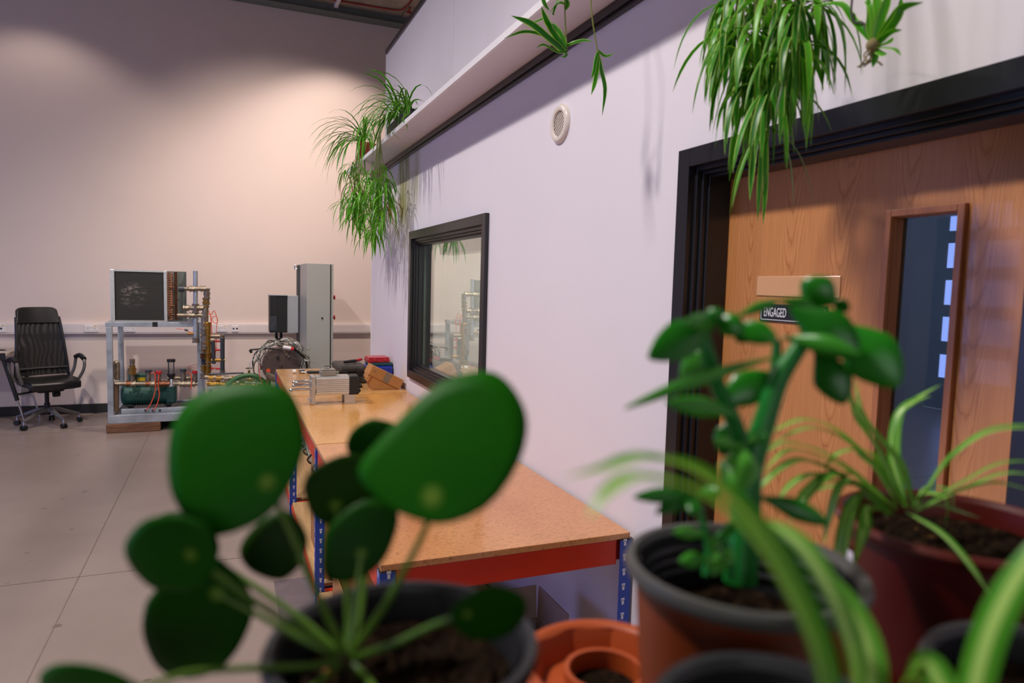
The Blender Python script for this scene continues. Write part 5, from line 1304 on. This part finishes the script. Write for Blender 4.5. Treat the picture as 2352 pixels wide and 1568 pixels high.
tb('stolon', smoothpts([V((1.10, 1.95, ZL+.12)), V((.985, 1.86, ZL+.06)), at2(1355, -60, 1.8), at2(1358, 20, 1.8), at2(1368, 92, 1.8), at2(1374, 122, 1.8)], 5), .0020, M_stolon, fc, seg=6)
for ww, ps in [(.020, [(1302, 122), (1265, 90), (1222, 55), (1174, 36)]), (.010, [(1300, 115), (1250, 82), (1205, 72), (1158, 88)]), (.018, [(1300, 112), (1275, 80), (1255, 45), (1243, 15)]), (.014, [(1302, 108), (1290, 80), (1275, 62), (1266, 54)]),
               (.008, [(1304, 118), (1280, 118), (1250, 102), (1232, 110)]), (.009, [(1300, 105), (1315, 98), (1340, 92), (1362, 95)]), (.007, [(1304, 124), (1296, 130), (1285, 128)]), (.006, [(1225, 52), (1240, 45), (1256, 38)])]:
    p = smoothpts([at2(x, y, YA-.02*i) for i, (x, y) in enumerate(ps)], 4); ribbon('leaf', p, ww, (p[-1]-p[0]).cross(V((.5, 1, 0))), M_spider, fc, fold=.3, base_w=.6)
for ww, ps in [(.012, [(1374, 122), (1381, 160), (1390, 205), (1383, 266)]), (.013, [(1374, 120), (1372, 155), (1366, 190), (1358, 218)]), (.010, [(1373, 118), (1368, 140), (1364, 165), (1358, 180)]), (.008, [(1374, 116), (1388, 128), (1400, 128), (1412, 120)])]:
    p = smoothpts([at2(x, y, 1.8) for x, y in ps], 4); ribbon('leaf', p, ww, V((.9, -.4, 0)), M_spider, fc, fold=.3, base_w=.6)
for ww, ps in [(.010, [(1300, 10), (1285, 5), (1268, 20), (1258, 40)]), (.010, [(1298, -20), (1302, 5), (1300, 25)]), (.012, [(1250, -40), (1248, 0), (1262, 25)]), (.008, [(1300, -10), (1285, -5), (1270, 30), (1276, 34)]), (.008, [(1300, -5), (1306, 8), (1302, 22)])]:
    p = smoothpts([at2(x, y) for x, y in ps], 4); ribbon('leaf', p, ww, V((.9, -.4, 0)), M_spider, fc, fold=.3)
# big near cluster above the door corner
rg = random.Random(21)
fd = thing('hanging_spider_plant', 'dense spider plant cluster hanging over the corner of the black door frame', 'potted plant', (1.13, 1.16, ZL))
bm = newbm(); lathe(bm, [(.001, ZL), (.06, ZL), (.08, ZL+.12), (.086, ZL+.12), (.086, ZL+.14), (.074, ZL+.14), (.072, ZL+.12), (.001, ZL+.12)], (1.12, 1.16, 0), 24); obj('pot', bm, M_terra, fd, smooth=True)
rosette(fd, V((1.12, 1.16, ZL+.12)), 30, (.2, .35), (.010, .015), (30, 85), (1.2, 2.0), rg, [M_spider], keep=keep_out)
DP = [(1660, 10, 1.27), (1700, -10, 1.22), (1745, 5, 1.16), (1795, -5, 1.10), (1840, 15, 1.06), (1875, 5, 1.03), (1690, 60, 1.22), (1735, 70, 1.16), (1780, 60, 1.12), (1820, 75, 1.08), (1665, 85, 1.24), (1705, 130, 1.2), (1750, 140, 1.14), (1800, 150, 1.10), (1835, 110, 1.06), (1725, 200, 1.18), (1765, 205, 1.14), (1755, 290, 1.15)]
for i, (px, py, y) in enumerate(DP):
    c = aX(px, py, 1.0-.06*rg.random()); big = py > 250
    tb('stolon', smoothpts([V((1.10, 1.16, ZL+.12)), V((.985, (1.16+c.y)/2, ZL+.05)), c+V((0, 0, (ZL-c.z)*.5)), c], 4), .0016, M_stolon, fd, seg=5)
    plantlet(fd, c, 15 if not big else 8, (.11, .19) if not big else (.14, .20), (.009, .014), rg, [M_spider, M_spider2, M_spider], elev=(-70, 40) if not big else (-75, -20), droop=(1.5, 3.4), root=i % 3 == 0)
# single plantlet on its own further right
fe = thing('hanging_spider_plant', 'small spider plantlet with brown roots dangling above the door frame', 'potted plant', (1.13, .80, ZL))
bm = newbm(); lathe(bm, [(.001, ZL), (.05, ZL), (.065, ZL+.11), (.070, ZL+.11), (.070, ZL+.125), (.060, ZL+.125), (.058, ZL+.11), (.001, ZL+.11)], (1.13, .80, 0), 24); obj('pot', bm, M_terra, fe, smooth=True)
rosette(fe, V((1.13, .80, ZL+.11)), 22, (.2, .3), (.010, .015), (30, 85), (1.2, 2.0), rg, [M_spider], keep=keep_out)
def at5(px, py): return aX(px, py, .93)
tb('stolon', smoothpts([V((1.10, .81, ZL+.12)), V((.985, .83, ZL+.04)), at5(1960, -40), at5(1985, 55), at5(2003, 100)], 5), .0018, mat('dark_stolon', '3a2f30', .7), fe, seg=6)
bm = newbm(); bmesh.ops.create_icosphere(bm, subdivisions=2, radius=.011, matrix=Matrix.Translation(at5(2006, 104))); obj('crown', bm, M_root, fe, smooth=True)
for ww, ps in [(.014, [(2008, 100), (2010, 60), (2005, 20), (1985, 2)]), (.014, [(2010, 100), (2022, 50), (2035, 10), (2045, -25)]), (.013, [(2012, 100), (2045, 50), (2075, 15), (2122, 5)]), (.013, [(2012, 102), (2040, 70), (2065, 30), (2070, -10)]),
               (.012, [(2004, 98), (1960, 45), (1930, 10), (1860, 15)]), (.010, [(2012, 106), (2040, 95), (2052, 85)]), (.009, [(2014, 108), (2040, 108), (2058, 112), (2070, 128)]), (.010, [(2006, 112), (2010, 130), (2004, 155)]), (.010, [(2010, 112), (2025, 122), (2036, 126)]),
               (.014, [(2006, 98), (2018, 45), (2015, 5), (2010, -30)]), (.010, [(2016, 95), (2050, 70), (2072, 68)]), (.012, [(2006, 98), (1998, 60), (2000, 30), (1990, -20)])]:
    p = smoothpts([at5(x, y) for x, y in ps], 4); ribbon('leaf', p, ww, V((.6, -.8, 0)), M_spider2, fe, fold=.3, base_w=.6)
bm = newbm()
for k in range(7):
    a = at5(2004, 108); tube(bm, smoothpts([a, a+V((rg.uniform(-.012, .012), rg.uniform(-.012, .012), -.012)), a+V((rg.uniform(-.02, .02), rg.uniform(-.02, .02), -.026))], 3), .0014, 5)
obj('root_tuft', bm, M_root, fe)
